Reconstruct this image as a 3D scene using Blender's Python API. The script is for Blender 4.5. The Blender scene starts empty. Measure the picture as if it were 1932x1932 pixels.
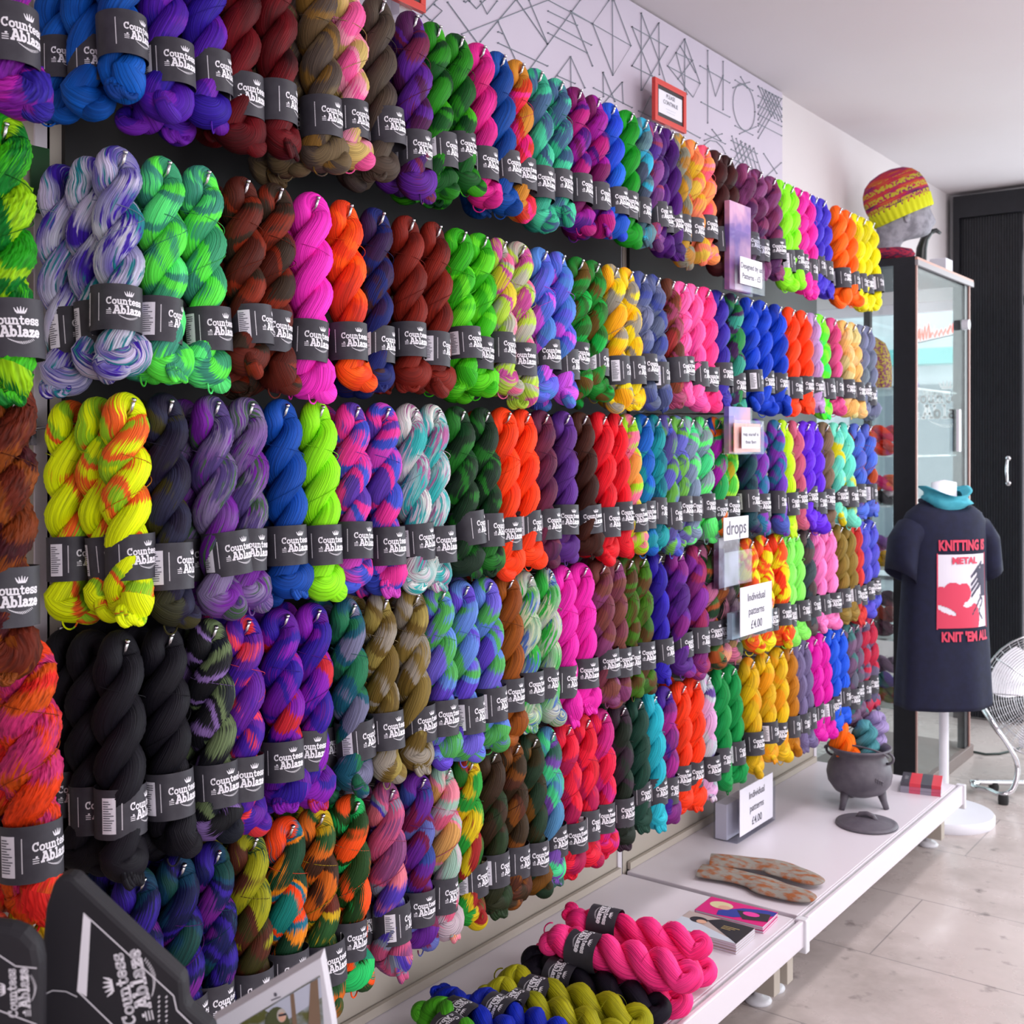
import bpy, math, random
from mathutils import Vector, Matrix, noise
PI = math.pi
C = bpy.context.scene.collection
sc = bpy.context.scene

# ------------------------------------------------------------------ camera
D, ZC, F = 1.62, 1.377, 2150.0
YAW = math.atan2(1606, 2150)
SN, CS = math.sin(YAW), math.cos(YAW)
cam_d = bpy.data.cameras.new('camera'); cam = bpy.data.objects.new('camera', cam_d); C.objects.link(cam)
cam.location = (D, 0, ZC); cam.rotation_euler = (PI/2, 0, YAW)
cam_d.sensor_width = 36; cam_d.lens = F/1932*36; cam_d.shift_y = -126/1932
cam_d.clip_start = .05; cam_d.clip_end = 100
cam_d.dof.use_dof = True; cam_d.dof.focus_distance = 1.95; cam_d.dof.aperture_fstop = 9
sc.camera = cam
# ------------------------------------------------------------------ world, lights, exposure
w = bpy.data.worlds.new('daylight'); sc.world = w; w.use_nodes = True
w.node_tree.nodes['Background'].inputs[0].default_value = (.80, .93, 1, 1)
w.node_tree.nodes['Background'].inputs[1].default_value = 2.1
def area(name, loc, rot, sx, sy, energy, col=(1, 1, 1)):
    l = bpy.data.lights.new(name, 'AREA'); l.shape = 'RECTANGLE'; l.size = sx; l.size_y = sy
    l.energy = energy; l.color = col
    o = bpy.data.objects.new(name, l); C.objects.link(o); o.location = loc; o.rotation_euler = rot
    return o
area('shopfront_and_fill', (2.45, 6.25, 1.35), (-PI/2, 0, 0), 4.1, 2.1, 120, (.93, .96, 1))
for _y, _e in ((2.3, 15), (3.9, 17)):
    area('ceiling_lamp', (1.25, _y, 2.62), (0, 0, 0), .3, .7, _e, (1, .94, .96))
area('ceiling_lamp', (3.0, 3.6, 2.62), (0, 0, 0), .9, 1.6, 42, (1, .95, .97))
area('shopfront_and_fill', (4.45, 3.2, 1.4), (0, PI/2, 0), 1.6, 2.4, 40, (.95, .98, 1))  # added side light; the right wall has no window behind it
area('shopfront_and_fill', (4.45, -.5, 1.15), (0, PI/2, 0), 1.3, 1.6, 78, (.96, .95, 1))  # added fill from the near right for foreground and left skeins, no window there
sc.view_settings.view_transform = 'Standard'; sc.view_settings.look = 'None'
sc.view_settings.gamma = 1; sc.view_settings.use_curve_mapping = False
sc.view_settings.exposure = -0.1

# ------------------------------------------------------------------ helpers
def lin(h):
    h = h.lstrip('#'); r = []
    for i in (0, 2, 4):
        c = int(h[i:i+2], 16)/255
        r.append(c/12.92 if c <= .04045 else ((c+.055)/1.055)**2.4)
    return (*r, 1)
def ray(u, v):
    k = u-966
    return Vector((-F*SN+k*CS, F*CS+k*SN, 840-v))
def at(u, v, x=None, y=None, z=None):          # point of the place seen at a photo pixel, on a known plane
    d = ray(u, v)
    t = (x-D)/d.x if x is not None else y/d.y if y is not None else (z-ZC)/d.z
    return Vector((D+d.x*t, d.y*t, ZC+d.z*t))
def ay(u, x): return at(u, 900, x=x).y
MATS = {}
TWIST = 7.0
def mat(name, col, rough=.6, metal=0, spec=.5, **kw):
    if name in MATS: return MATS[name]
    m = bpy.data.materials.new(name); m.use_nodes = True
    b = m.node_tree.nodes['Principled BSDF']
    b.inputs['Base Color'].default_value = lin(col) if isinstance(col, str) else col
    b.inputs['Roughness'].default_value = rough; b.inputs['Metallic'].default_value = metal
    b.inputs['Specular IOR Level'].default_value = spec
    for k, v in kw.items(): b.inputs[k].default_value = v
    MATS[name] = m; return m
def nodes(m):
    nt = m.node_tree
    def N(t, **kw):
        n = nt.nodes.new(t)
        for k, v in kw.items(): setattr(n, k, v)
        return n
    def L(a, b): nt.links.new(a, b)
    def M(op, a, b=None, clamp=False):
        n = N('ShaderNodeMath', operation=op, use_clamp=clamp)
        for i, x in enumerate((a, b)):
            if x is None: continue
            if isinstance(x, (int, float)): n.inputs[i].default_value = x
            else: L(x, n.inputs[i])
        return n.outputs[0]
    return nt, N, L, M, nt.nodes['Principled BSDF']
def ramp(N, stops, interp='LINEAR'):
    r = N('ShaderNodeValToRGB'); cr = r.color_ramp; cr.interpolation = interp
    while len(cr.elements) < len(stops): cr.elements.new(.5)
    for e, (p, c) in zip(cr.elements, stops): e.position = p; e.color = lin(c) if isinstance(c, str) else c
    return r
def noisy(name, c1, c2, scale=8, rough=.7, bump=0, detail=3, stretch=(1, 1, 1), spec=.4, lo=.35, hi=.65):
    if name in MATS: return MATS[name]
    m = mat(name, c1, rough, spec=spec); nt, N, L, M, b = nodes(m)
    tc = N('ShaderNodeTexCoord'); mp = N('ShaderNodeMapping'); mp.inputs['Scale'].default_value = stretch
    L(tc.outputs['Object'], mp.inputs[0])
    n = N('ShaderNodeTexNoise'); n.inputs['Scale'].default_value = scale; n.inputs['Detail'].default_value = detail
    L(mp.outputs[0], n.inputs['Vector'])
    r = ramp(N, [(lo, c1), (hi, c2)]); L(n.outputs[0], r.inputs[0]); L(r.outputs[0], b.inputs['Base Color'])
    if bump:
        bp = N('ShaderNodeBump'); bp.inputs['Strength'].default_value = bump; bp.inputs['Distance'].default_value = .004
        L(n.outputs[0], bp.inputs['Height']); L(bp.outputs[0], b.inputs['Normal'])
    return m

class MB:
    def __init__(s): s.v = []; s.f = []; s.mi = []; s.uv = []
    def face(s, idx, mi=0, uv=None): s.f.append(tuple(idx)); s.mi.append(mi); s.uv.append(uv)
    def add(s, pts): n = len(s.v); s.v += [tuple(p) for p in pts]; return n
    def box(s, lo, hi, mi=0, M=None):
        x0, y0, z0 = lo; x1, y1, z1 = hi
        p = [Vector(q) for q in ((x0,y0,z0),(x1,y0,z0),(x1,y1,z0),(x0,y1,z0),(x0,y0,z1),(x1,y0,z1),(x1,y1,z1),(x0,y1,z1))]
        if M: p = [M @ q for q in p]
        n = s.add(p)
        for q in ((0,3,2,1),(4,5,6,7),(0,1,5,4),(1,2,6,5),(2,3,7,6),(3,0,4,7)): s.face([n+i for i in q], mi)
        return s
    def tube(s, pts, r, seg=8, mi=0, cap=True, closed=False):
        pts = [Vector(p) for p in pts]; n = len(pts)
        rs = r if isinstance(r, (list, tuple)) else [r]*n
        up = None; base = len(s.v)
        for i, p in enumerate(pts):
            a = pts[(i-1) % n] if closed or i else p; b = pts[(i+1) % n] if closed or i < n-1 else p
            t = (b-a).normalized()
            if up is None:
                up = Vector((0, 0, 1)) if abs(t.z) < .9 else Vector((1, 0, 0))
            up = (up - t*up.dot(t)).normalized(); sd = t.cross(up)
            s.add([p + (up*math.cos(2*PI*j/seg)+sd*math.sin(2*PI*j/seg))*rs[i] for j in range(seg)])
        m = n if closed else n-1
        for i in range(m):
            for j in range(seg):
                a = base+i*seg; b = base+((i+1) % n)*seg
                s.face((a+j, a+(j+1) % seg, b+(j+1) % seg, b+j), mi)
        if cap and not closed:
            s.face([base+j for j in range(seg)][::-1], mi); s.face([base+(n-1)*seg+j for j in range(seg)], mi)
        return s
    def lathe(s, prof, seg=32, mi=0, M=None, sx=1, sy=1):
        base = len(s.v)
        for r, z in prof:
            q = [Vector((r*sx*math.cos(2*PI*j/seg), r*sy*math.sin(2*PI*j/seg), z)) for j in range(seg)]
            if M: q = [M @ p for p in q]
            s.add(q)
        for i in range(len(prof)-1):
            for j in range(seg):
                a = base+i*seg; b = a+seg
                s.face((a+j, a+(j+1) % seg, b+(j+1) % seg, b+j), mi)
        return s
    def loft(s, rings, mi=0, cap=True):
        base = len(s.v); n = len(rings[0])
        for r in rings: s.add(r)
        for i in range(len(rings)-1):
            for j in range(n):
                a = base+i*n; b = a+n
                s.face((a+j, a+(j+1) % n, b+(j+1) % n, b+j), mi)
        if cap:
            s.face([base+j for j in range(n)][::-1], mi); s.face([base+(len(rings)-1)*n+j for j in range(n)], mi)
        return s
    def prism(s, poly, d, mi=0):           # planar polygon extruded by vector d
        n = len(poly); b = s.add(poly); s.add([Vector(p)+Vector(d) for p in poly])
        s.face([b+i for i in range(n)][::-1], mi); s.face([b+n+i for i in range(n)], mi)
        for i in range(n): s.face((b+i, b+(i+1) % n, b+n+(i+1) % n, b+n+i), mi)
        return s
    def poly(s, pts, mi=0): n = s.add(pts); s.face(range(n, n+len(pts)), mi); return s
    def mesh(s, name, mats, smooth=True, recalc=True):
        me = bpy.data.meshes.new(name); me.from_pydata(s.v, [], s.f)
        for m in (mats if isinstance(mats, (list, tuple)) else [mats]): me.materials.append(m)
        me.polygons.foreach_set('material_index', s.mi)
        me.polygons.foreach_set('use_smooth', [smooth]*len(s.f))
        if any(s.uv):
            ul = me.uv_layers.new(name='UVMap'); k = 0
            for uvs, f in zip(s.uv, s.f):
                for q in range(len(f)):
                    ul.data[k].uv = uvs[q] if uvs else (0, 0); k += 1
        if recalc and not any(s.uv):
            import bmesh
            bm = bmesh.new(); bm.from_mesh(me); bmesh.ops.recalc_face_normals(bm, faces=bm.faces); bm.to_mesh(me); bm.free()
        me.update(); return me
    def obj(s, name, mats, parent=None, smooth=False, bevel=0, loc=None, auto=None):
        me = s.mesh(name, mats, smooth)
        if auto is not None: me.set_sharp_from_angle(angle=math.radians(auto))
        o = bpy.data.objects.new(name, me); C.objects.link(o)
        if loc is not None: o.location = loc
        if parent: o.parent = parent
        if bevel:
            b = o.modifiers.new('bevel', 'BEVEL'); b.width = bevel; b.segments = 2; b.limit_method = 'ANGLE'
        return o
def tag(o, label, cat, group=None, kind=None):
    if label: o['label'] = label
    if cat: o['category'] = cat
    if group: o['group'] = group
    if kind: o['kind'] = kind
    return o
def struct(o, label=None): o['kind'] = 'structure'; return o
def thing(name, label, cat, loc=(0, 0, 0), rot=(0, 0, 0), group=None):
    o = bpy.data.objects.new(name, None); C.objects.link(o); o.location = loc; o.rotation_euler = rot
    o.empty_display_size = .02
    return tag(o, label, cat, group)
def textmesh(s, size, bold=0, align='CENTER', extr=0):
    cu = bpy.data.curves.new('lettering', 'FONT'); cu.body = s; cu.size = size; cu.offset = bold; cu.extrude = extr
    cu.align_x = align; cu.align_y = 'CENTER'; cu.resolution_u = 3; cu.space_line = 1.1
    o = bpy.data.objects.new('lettering', cu); C.objects.link(o)
    dg = bpy.context.evaluated_depsgraph_get(); dg.update()
    me = bpy.data.meshes.new_from_object(o.evaluated_get(dg)); bpy.data.objects.remove(o); bpy.data.curves.remove(cu)
    return me
def lettering(s, size, m, parent, M, bold=0, fn=None, name='lettering'):
    me = textmesh(s, size, bold); me.materials.clear(); me.materials.append(m)
    for v in me.vertices: v.co = fn(v.co) if fn else M @ v.co
    me.name = name
    o = bpy.data.objects.new(name, me); C.objects.link(o)
    if parent: o.parent = parent
    return o

# ------------------------------------------------------------------ materials
paper = noisy('band_paper', '#323038', '#3a3840', 60, .55, .05, 3, spec=.35)
ink = mat('white_ink', '#e6e3ea', .6); sticker = mat('sticker_paper', '#dedbe4', .6); greyink = mat('small_print', '#5c5a66', .7)
steel = mat('peg_steel', '#c9c9cc', .22, 1)
panelm = noisy('panel_beige', '#b5aca0', '#bbb2a7', 3, .5, .0, spec=.3)
blackm = noisy('black_laminate', '#15161c', '#1a1b22', 30, .4, .03)
whitemetal = mat('white_metal', '#ddd6de', .35)
whitepl = mat('white_plastic', '#dcdce2', .4)
chrome = mat('chrome', '#d8d8dc', .12, 1)
def thin_glass(name, refl, tint=(1, 1, 1, 1), rough=.03):
    m = mat(name, '#ffffff', rough); nt = m.node_tree; nt.nodes.remove(nt.nodes['Principled BSDF'])
    tr = nt.nodes.new('ShaderNodeBsdfTransparent'); gl = nt.nodes.new('ShaderNodeBsdfGlossy'); mx = nt.nodes.new('ShaderNodeMixShader')
    tr.inputs[0].default_value = tint; gl.inputs['Roughness'].default_value = rough; mx.inputs[0].default_value = refl
    nt.links.new(tr.outputs[0], mx.inputs[1]); nt.links.new(gl.outputs[0], mx.inputs[2]); nt.links.new(mx.outputs[0], nt.nodes['Material Output'].inputs[0]); return m
glass = thin_glass('clear_acrylic', .045, (.93, .94, .97, 1), .08)
winglass = thin_glass('window_glass', .05, (.97, .99, .98, 1), .02)
cardm = mat('white_card', '#e4e1ec', .6)
rubber = mat('black_rubber', '#17171a', .5)
# white painted walls
wallm = noisy('wall_paint', '#d3cbcd', '#d6cfd1', 2, .8, spec=.2)
ceilm = noisy('ceiling_paint', '#cfc7cb', '#d2cbcf', 1.2, .85, spec=.15)
boardm = noisy('board_paint', '#c3bac9', '#c8bfce', 2, .7, spec=.2)
# polished concrete slabs
floorm = mat('polished_slabs', '#9c948f', .28, spec=.5)
nt, N, L, M_, b = nodes(floorm)
tc = N('ShaderNodeTexCoord'); n1 = N('ShaderNodeTexNoise'); n1.inputs['Scale'].default_value = 2.6; n1.inputs['Detail'].default_value = 7; n1.inputs['Roughness'].default_value = .62
L(tc.outputs['Object'], n1.inputs['Vector'])
n2 = N('ShaderNodeTexNoise'); n2.inputs['Scale'].default_value = 17; n2.inputs['Detail'].default_value = 4; L(tc.outputs['Object'], n2.inputs['Vector'])
r1 = ramp(N, [(.3, '#a0948f'), (.5, '#c0b4b0'), (.7, '#cbc0bc')]); L(n1.outputs[0], r1.inputs[0])
r2 = ramp(N, [(.26, '#6f6a6c'), (.38, '#ffffff')]); L(n2.outputs[0], r2.inputs[0])
mx = N('ShaderNodeMixRGB', blend_type='MULTIPLY'); mx.inputs[0].default_value = .55; L(r1.outputs[0], mx.inputs[1]); L(r2.outputs[0], mx.inputs[2])
br = N('ShaderNodeTexBrick'); br.inputs['Scale'].default_value = 1; br.inputs['Mortar Size'].default_value = .0022
br.inputs['Brick Width'].default_value = .9; br.inputs['Row Height'].default_value = .46; br.offset = .5
mpb = N('ShaderNodeMapping'); mpb.inputs['Location'].default_value = (.35, .17, 0); L(tc.outputs['Object'], mpb.inputs[0]); L(mpb.outputs[0], br.inputs['Vector'])
mx2 = N('ShaderNodeMixRGB'); mx2.inputs[2].default_value = lin('#6b6668'); L(mx.outputs[0], mx2.inputs[1])
L(M_('MULTIPLY', br.outputs['Fac'], .6), mx2.inputs[0]); L(mx2.outputs[0], b.inputs['Base Color'])
rr = ramp(N, [(.35, (.38,)*3+(1,)), (.65, (.16,)*3+(1,))]); L(n1.outputs[0], rr.inputs[0]); L(rr.outputs[0], b.inputs['Roughness'])

LIN, RAMP = lin, ramp
def yarn(kind, cols, boucle=False):
    key = kind+''.join(cols)+str(boucle)
    lin = lambda h: tuple(c**1.16 for c in LIN(h)[:3])+(1,)
    ramp = lambda N, st, *a: RAMP(N, [(p, lin(c) if isinstance(c, str) else c) for p, c in st], *a)
    if key in MATS: return MATS[key]
    m = bpy.data.materials.new('dyed_yarn'); m.use_nodes = True; MATS[key] = m
    nt, N, L, M, b = nodes(m)
    tc = N('ShaderNodeTexCoord'); sp = N('ShaderNodeSeparateXYZ'); L(tc.outputs['UV'], sp.inputs[0])
    U, V = sp.outputs[0], sp.outputs[1]
    oi = N('ShaderNodeObjectInfo'); seed = M('MULTIPLY', oi.outputs['Random'], 83.0)
    V0 = V; V = M('ADD', V, M('MULTIPLY', U, TWIST))
    cv, sv = M('COSINE', M('MULTIPLY', V, 2*PI)), M('SINE', M('MULTIPLY', V, 2*PI))
    def nz(fu, fv, off=0, detail=1.0, vtou=None):
        cb = N('ShaderNodeCombineXYZ')
        uu = M('MULTIPLY', U, fu)
        if vtou is not None: uu = M('ADD', uu, M('MULTIPLY', sv, vtou)); vv = M('MULTIPLY', cv, fv)
        else: vv = M('MULTIPLY', V, fv)
        L(uu, cb.inputs[0]); L(vv, cb.inputs[1]); L(M('ADD', seed, off), cb.inputs[2])
        n = N('ShaderNodeTexNoise'); n.inputs['Scale'].default_value = 1; n.inputs['Detail'].default_value = detail
        L(cb.outputs[0], n.inputs['Vector']); return n.outputs[0]
    if kind == 's':       # undyed ground with speckled dye
        base = ramp(N, [(.40, cols[0]), (.62, cols[1] if len(cols) > 3 else cols[0])]); L(nz(16, .3, 0, 1, .2), base.inputs[0])
        col = base.outputs[0]
        for i, cc in enumerate(cols[1:]):
            sm = M('MULTIPLY', nz(34, 22, 7+i*5, 2), 1.0)
            big = nz(14, .2, 19+i*9, 1, .25)
            s_ = M('ADD', sm, M('MULTIPLY', big, .9))
            rp = ramp(N, [(0.0, (0, 0, 0, 1)), (1, (1, 1, 1, 1))])
            msk = N('ShaderNodeMapRange'); msk.inputs[1].default_value = 1.02; msk.inputs[2].default_value = 1.12; L(s_, msk.inputs[0])
            mm = N('ShaderNodeMixRGB'); L(msk.outputs[0], mm.inputs[0]); L(col, mm.inputs[1]); mm.inputs[2].default_value = lin(cc); col = mm.outputs[0]
    else:
        n = len(cols)
        if kind == 'v':
            st = []; lo, hi = .34, .66
            for i, cc in enumerate(cols):
                a = lo+(hi-lo)*i/n; bq = lo+(hi-lo)*(i+1)/n
                st += [(a+.008 if i else 0, cc), (bq-.008 if i < n-1 else 1, cc)]
            base = ramp(N, st); jit = M('MULTIPLY', M('SUBTRACT', nz(14, 70, 61, 1), .5), .10); L(M('ADD', nz(14, .12, 0, 1.5, .16), jit), base.inputs[0])
        else:
            st = [(.33+.34*i/max(1, n-1), cc) for i, cc in enumerate(cols)]
            base = ramp(N, st); L(nz(10, .2, 0, 2, .2), base.inputs[0])
        col = base.outputs[0]
    th = nz(12 if not boucle else 90, 74 if not boucle else 30, 31, 1.5)
    tr = ramp(N, [(.3, (.45,)*3+(1,)), (.5, (.95,)*3+(1,)), (.72, (1.28,)*3+(1,))]); L(th, tr.inputs[0])
    mm = N('ShaderNodeMixRGB', blend_type='MULTIPLY'); mm.inputs[0].default_value = .85; L(col, mm.inputs[1]); L(tr.outputs[0], mm.inputs[2])
    L(mm.outputs[0], b.inputs['Base Color'])
    b.inputs['Roughness'].default_value = .62; b.inputs['Specular IOR Level'].default_value = .16
    b.inputs['Sheen Weight'].default_value = .0; b.inputs['Sheen Roughness'].default_value = .4
    bp = N('ShaderNodeBump'); bp.inputs['Strength'].default_value = .75 if not boucle else 1; bp.inputs['Distance'].default_value = .0018 if not boucle else .005
    L(th, bp.inputs['Height']); L(bp.outputs[0], b.inputs['Normal'])
    return m

# ------------------------------------------------------------------ lettering of the paper bands
def arc(cx, cy, rx, ry, a0, a1, n=9):
    return [(cx+rx*math.cos(math.radians(a0+(a1-a0)*i/n)), cy+ry*math.sin(math.radians(a0+(a1-a0)*i/n))) for i in range(n+1)]
GL = {
 'C': (.78, [arc(.40, .50, .31, .43, 48, 312), [(.62, .98), (.62, .68)]]),
 'o': (.66, [arc(.32, .33, .24, .29, 0, 360, 12)]),
 'u': (.74, [[(.02, .62), (.16, .62), (.16, .2)]+arc(.32, .2, .16, .17, 180, 360, 5)+[(.54, .62), (.42, .62)], [(.54, .3), (.54, .03), (.68, .03)]]),
 'n': (.76, [[(.02, .62), (.16, .62), (.16, .03)], arc(.34, .4, .19, .22, 170, 0, 6)+[(.54, .03)], [(.02, .03), (.3, .03)], [(.42, .03), (.68, .03)]]),
 't': (.56, [[(.22, .86), (.22, .18)]+arc(.36, .18, .14, .15, 180, 330, 5), [(.04, .6), (.46, .6)]]),
 'e': (.66, [[(.08, .34), (.54, .34)]+arc(.32, .33, .24, .29, 5, 320, 11)]),
 's': (.60, [arc(.28, .47, .19, .15, 40, 250, 7)+arc(.30, .17, .19, .15, 80, -140, 7), [(.47, .64), (.47, .46)], [(.08, .02), (.08, .2)]]),
 'A': (.92, [[(.14, .04), (.42, .96), (.50, .96), (.80, .04)], [(.24, .34), (.68, .34)], [(.02, .04), (.3, .04)], [(.62, .04), (.92, .04)], [(.24, .96), (.5, .96)]]),
 'b': (.74, [[(.02, .96), (.16, .96), (.16, .03)], arc(.36, .33, .22, .29, 0, 360, 12)]),
 'l': (.50, [[(.06, .96), (.24, .96), (.24, .04)], [(.04, .04), (.44, .04)]]),
 'a': (.70, [arc(.28, .47, .2, .15, 150, 0, 5)+[(.48, .1), (.64, .03)], arc(.28, .2, .2, .17, 0, 360, 10)]),
 'z': (.64, [[(.1, .46), (.1, .6), (.52, .6), (.08, .04), (.54, .04), (.54, .2)]]),
}
def stroke(out, pts, th):
    for (x0, y0), (x1, y1) in zip(pts, pts[1:]):
        dx, dy = x1-x0, y1-y0; l = math.hypot(dx, dy) or 1; nx, ny = -dy/l*th/2, dx/l*th/2; ex, ey = dx/l*th*.3, dy/l*th*.3
        out.append([(x0-ex+nx, y0-ey+ny), (x0-ex-nx, y0-ey-ny), (x1+ex-nx, y1+ey-ny), (x1+ex+nx, y1+ey+ny)])
def word(s, x, y, size, width, th=.17):
    tot = sum(GL[c][0] for c in s); k = width/(tot*size); out = []
    for ch in s:
        wd, st = GL[ch]
        for pl in st: stroke(out, [(x+px*size*k, y+py*size) for px, py in pl], th*size)
        x += wd*size*k
    return out
def logo_quads():          # centred, metres, about 50 mm wide
    q = word('Countess', -.0255, .0022, .0098, .051, .18) + word('Ablaze', -.0165, -.0108, .0112, .042, .21)
    for i, yy in enumerate((-.0032, -.0056, -.008, -.0104)):
        q.append([(-.0262+(.001 if i else .003), yy), (-.0186, yy), (-.0186, yy-.0009), (-.0262+(.001 if i else .003), yy-.0009)] if i else [(-.0222, yy), (-.0198, yy), (-.0198, yy-.002), (-.0222, yy-.002)])
    for i in range(15):
        a = i/14*2-1; x = .005+a*.0125; h = .0034*(1-.6*abs(a))
        q.append([(x-.0022, -.0128-.0034*(1-a*a)), (x-.0014, -.0128-.0034*(1-a*a)), (x+.0006, -.0128-.0034*(1-a*a)-h*.55-.001), (x-.0002, -.0128-.0034*(1-a*a)-h*.55-.001)][::-1])
    cx, cy = .0045, .0138      # crown
    q.append([(cx-.0045, cy), (cx+.0045, cy), (cx+.0045, cy+.0013), (cx-.0045, cy+.0013)])
    for k in range(5):
        a = (k-2)/2; tx = cx+a*.0068; q.append([(cx+a*.0042-.0012, cy+.0013), (cx+a*.0042+.0012, cy+.0013), (tx+.0003, cy+.0078-abs(a)*.0016), (tx-.0003, cy+.0078-abs(a)*.0016)])
    return q
LOGO = logo_quads()
# ------------------------------------------------------------------ the room
def sbox(name, lo, hi, m, bevel=0): o = MB().box(lo, hi).obj(name, m, bevel=bevel); o['kind'] = 'structure'; return o
sbox('floor', (-1.3, -2.6, -.1), (4.7, 6.25, 0), floorm)
sbox('ceiling', (-1.3, -2.6, 2.657), (4.7, 6.25, 2.76), ceilm)
sbox('wall_left', (-.2, -2.6, 0), (-.08, 4.1, 2.657), wallm)
sbox('wall_left_bulkhead', (-1.0, 4.1, 2.2), (-.08, 6.1, 2.657), wallm)
sbox('wall_left_bay', (-1.15, 4.0, 0), (-1.05, 6.1, .3), wallm)
sbox('wall_left_return', (-1.05, 4.0, 0), (-.2, 4.1, 2.657), wallm)
sbox('wall_near', (-.2, -2.6, 0), (4.6, -2.5, 2.657), wallm)
sbox('wall_right', (4.5, -2.5, 0), (4.6, 6.1, 2.657), wallm)
sbox('wall_far_bulkhead', (-1.05, 6.1, 2.45), (4.6, 6.2, 2.657), wallm)
sbox('wall_far_lintel', (-1.05, 6.1, 2.13), (.28, 6.2, 2.45), wallm)
sbox('wall_far_sill', (-1.05, 6.1, 0), (.28, 6.2, .34), wallm)
def window(name, x0, x1, z0, z1, y, nx, axis='x', fw=.05, m=whitemetal):
    fr = MB()
    def bx(a0, a1, b0, b1):
        if axis == 'x': fr.box((a0, y-.03, b0), (a1, y+.03, b1))
        else: fr.box((y-.03, a0, b0), (y+.03, a1, b1))
    for i in range(nx+1):
        c = x0+(x1-x0)*i/nx; c = min(max(c, x0+fw/2), x1-fw/2); bx(c-fw/2, c+fw/2, z0, z1)
    bx(x0, x1, z0, z0+fw); bx(x0, x1, z1-fw, z1)
    o = fr.obj(name, m); o['kind'] = 'structure'
    g = MB(); g.box((x0, y-.003, z0), (x1, y+.003, z1)) if axis == 'x' else g.box((y-.003, x0, z0), (y+.003, x1, z1))
    g.obj('window_pane', winglass, o); return o
window('window_1', -1.0, .28, .34, 2.13, 6.15, 2)
window('window_2', 4.1, 6.1, .3, 2.2, -1.1, 2, 'y')
window('door_1', .28, 1.3, 0, 2.45, 6.15, 1, fw=.09)
window('window_3', 1.3, 4.5, .1, 2.45, 6.15, 3)

# street seen through the windows: a shopfront across the road, a pavement
st = MB().box((-9, 4, -.3), (-1.2, 14, -.05)); o = st.obj('pavement', noisy('asphalt', '#8d9096', '#9da0a4', 5, .9)); o['kind'] = 'structure'
bd = thing('street_building', 'pale stone building across the street seen through the shop window', 'building', (-6.2, 12, 0))
MB().box((-3.5, 0, 0), (6.5, 1, 6)).obj('wall', noisy('pale_stone', '#c9cbd0', '#d6d8dc', 3, .9), bd)
MB().box((-3.5, -.25, 2.2), (6.5, 0, 2.36)).obj('fascia', mat('teal_fascia', '#5fb8b4', .6), bd)
for i in range(6):
    MB().box((-3.0+i*1.6, -.03, .3), (-1.9+i*1.6, .02, 2.0)).obj('window', mat('dark_pane', '#5b6a74', .1), bd)
    MB().box((-3.0+i*1.6, -.03, 3.2), (-2.1+i*1.6, .02, 4.8)).obj('window', mat('dark_pane', '#5b6a74', .1), bd)

# gondola: beige back panels, black slots, uprights
RZ = [2.132, 1.767, 1.431, 1.102, .770]          # height of the peg tips of the five rows
bays = [(-.45, .965), (.985, 2.655), (2.675, 4.03)]
bname = ['first', 'middle', 'last']
PANEL = [(2.2, 2.03), (2.01, 1.66), (1.64, 1.33), (1.31, 1.0), (.98, .67), (.65, .222)]
for k, (y0, y1) in enumerate(bays):
    t = thing('slatted_display_panel', ['beige slatted steel display panel behind the fluffy textured skeins', 'long beige slatted display panel behind the middle run of skeins', 'beige slatted display panel beside the glass cabinet'][k], 'display panel', (0, y0, 0), group=None)
    for zt, zb in PANEL:
        MB().box((-.022, .004, zb), (0, y1-y0-.004, zt)).obj('panel', panelm, t, bevel=.003)
    MB().box((-.06, 0, .1), (-.024, y1-y0, 2.2)).obj('slot_backing', mat('slot_black', '#1b1a1c', .6), t)
    for s in (0, 1):
        MB().box((-.06, s*(y1-y0)-.012, 0), (.004, s*(y1-y0)+.012, 2.2)).obj('upright', whitemetal if s else panelm, t)
    for zt, zb in PANEL[:-1]:
        MB().box((0, .03, zb-.019), (.009, y1-y0-.03, zb-.001)).obj('peg_rail', mat('rail_black', '#1d1c20', .35, .6), t)
    if k:
        for q, z in enumerate(RZ): MB().box((.0005, .012, z-(.04 if q < 4 else .13)), (.014, y1-y0-.012, z+(.02 if q < 1 else .20 if q < 2 else .10 if q < 4 else .02))).obj('peg_bar_gap_shade', mat('bar_shade_black', '#121114', .5), t)  # black crossbars made taller so their colour darkens the shaded gaps between rows
# white board with string art above the panels
o = MB().box((-.078, -.6, 2.205), (-.062, ay(1476, -.062), 2.650)).obj('notice_board', boardm); tag(o, 'lilac white board above the top peg row, pinned with string art', 'board')
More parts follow.
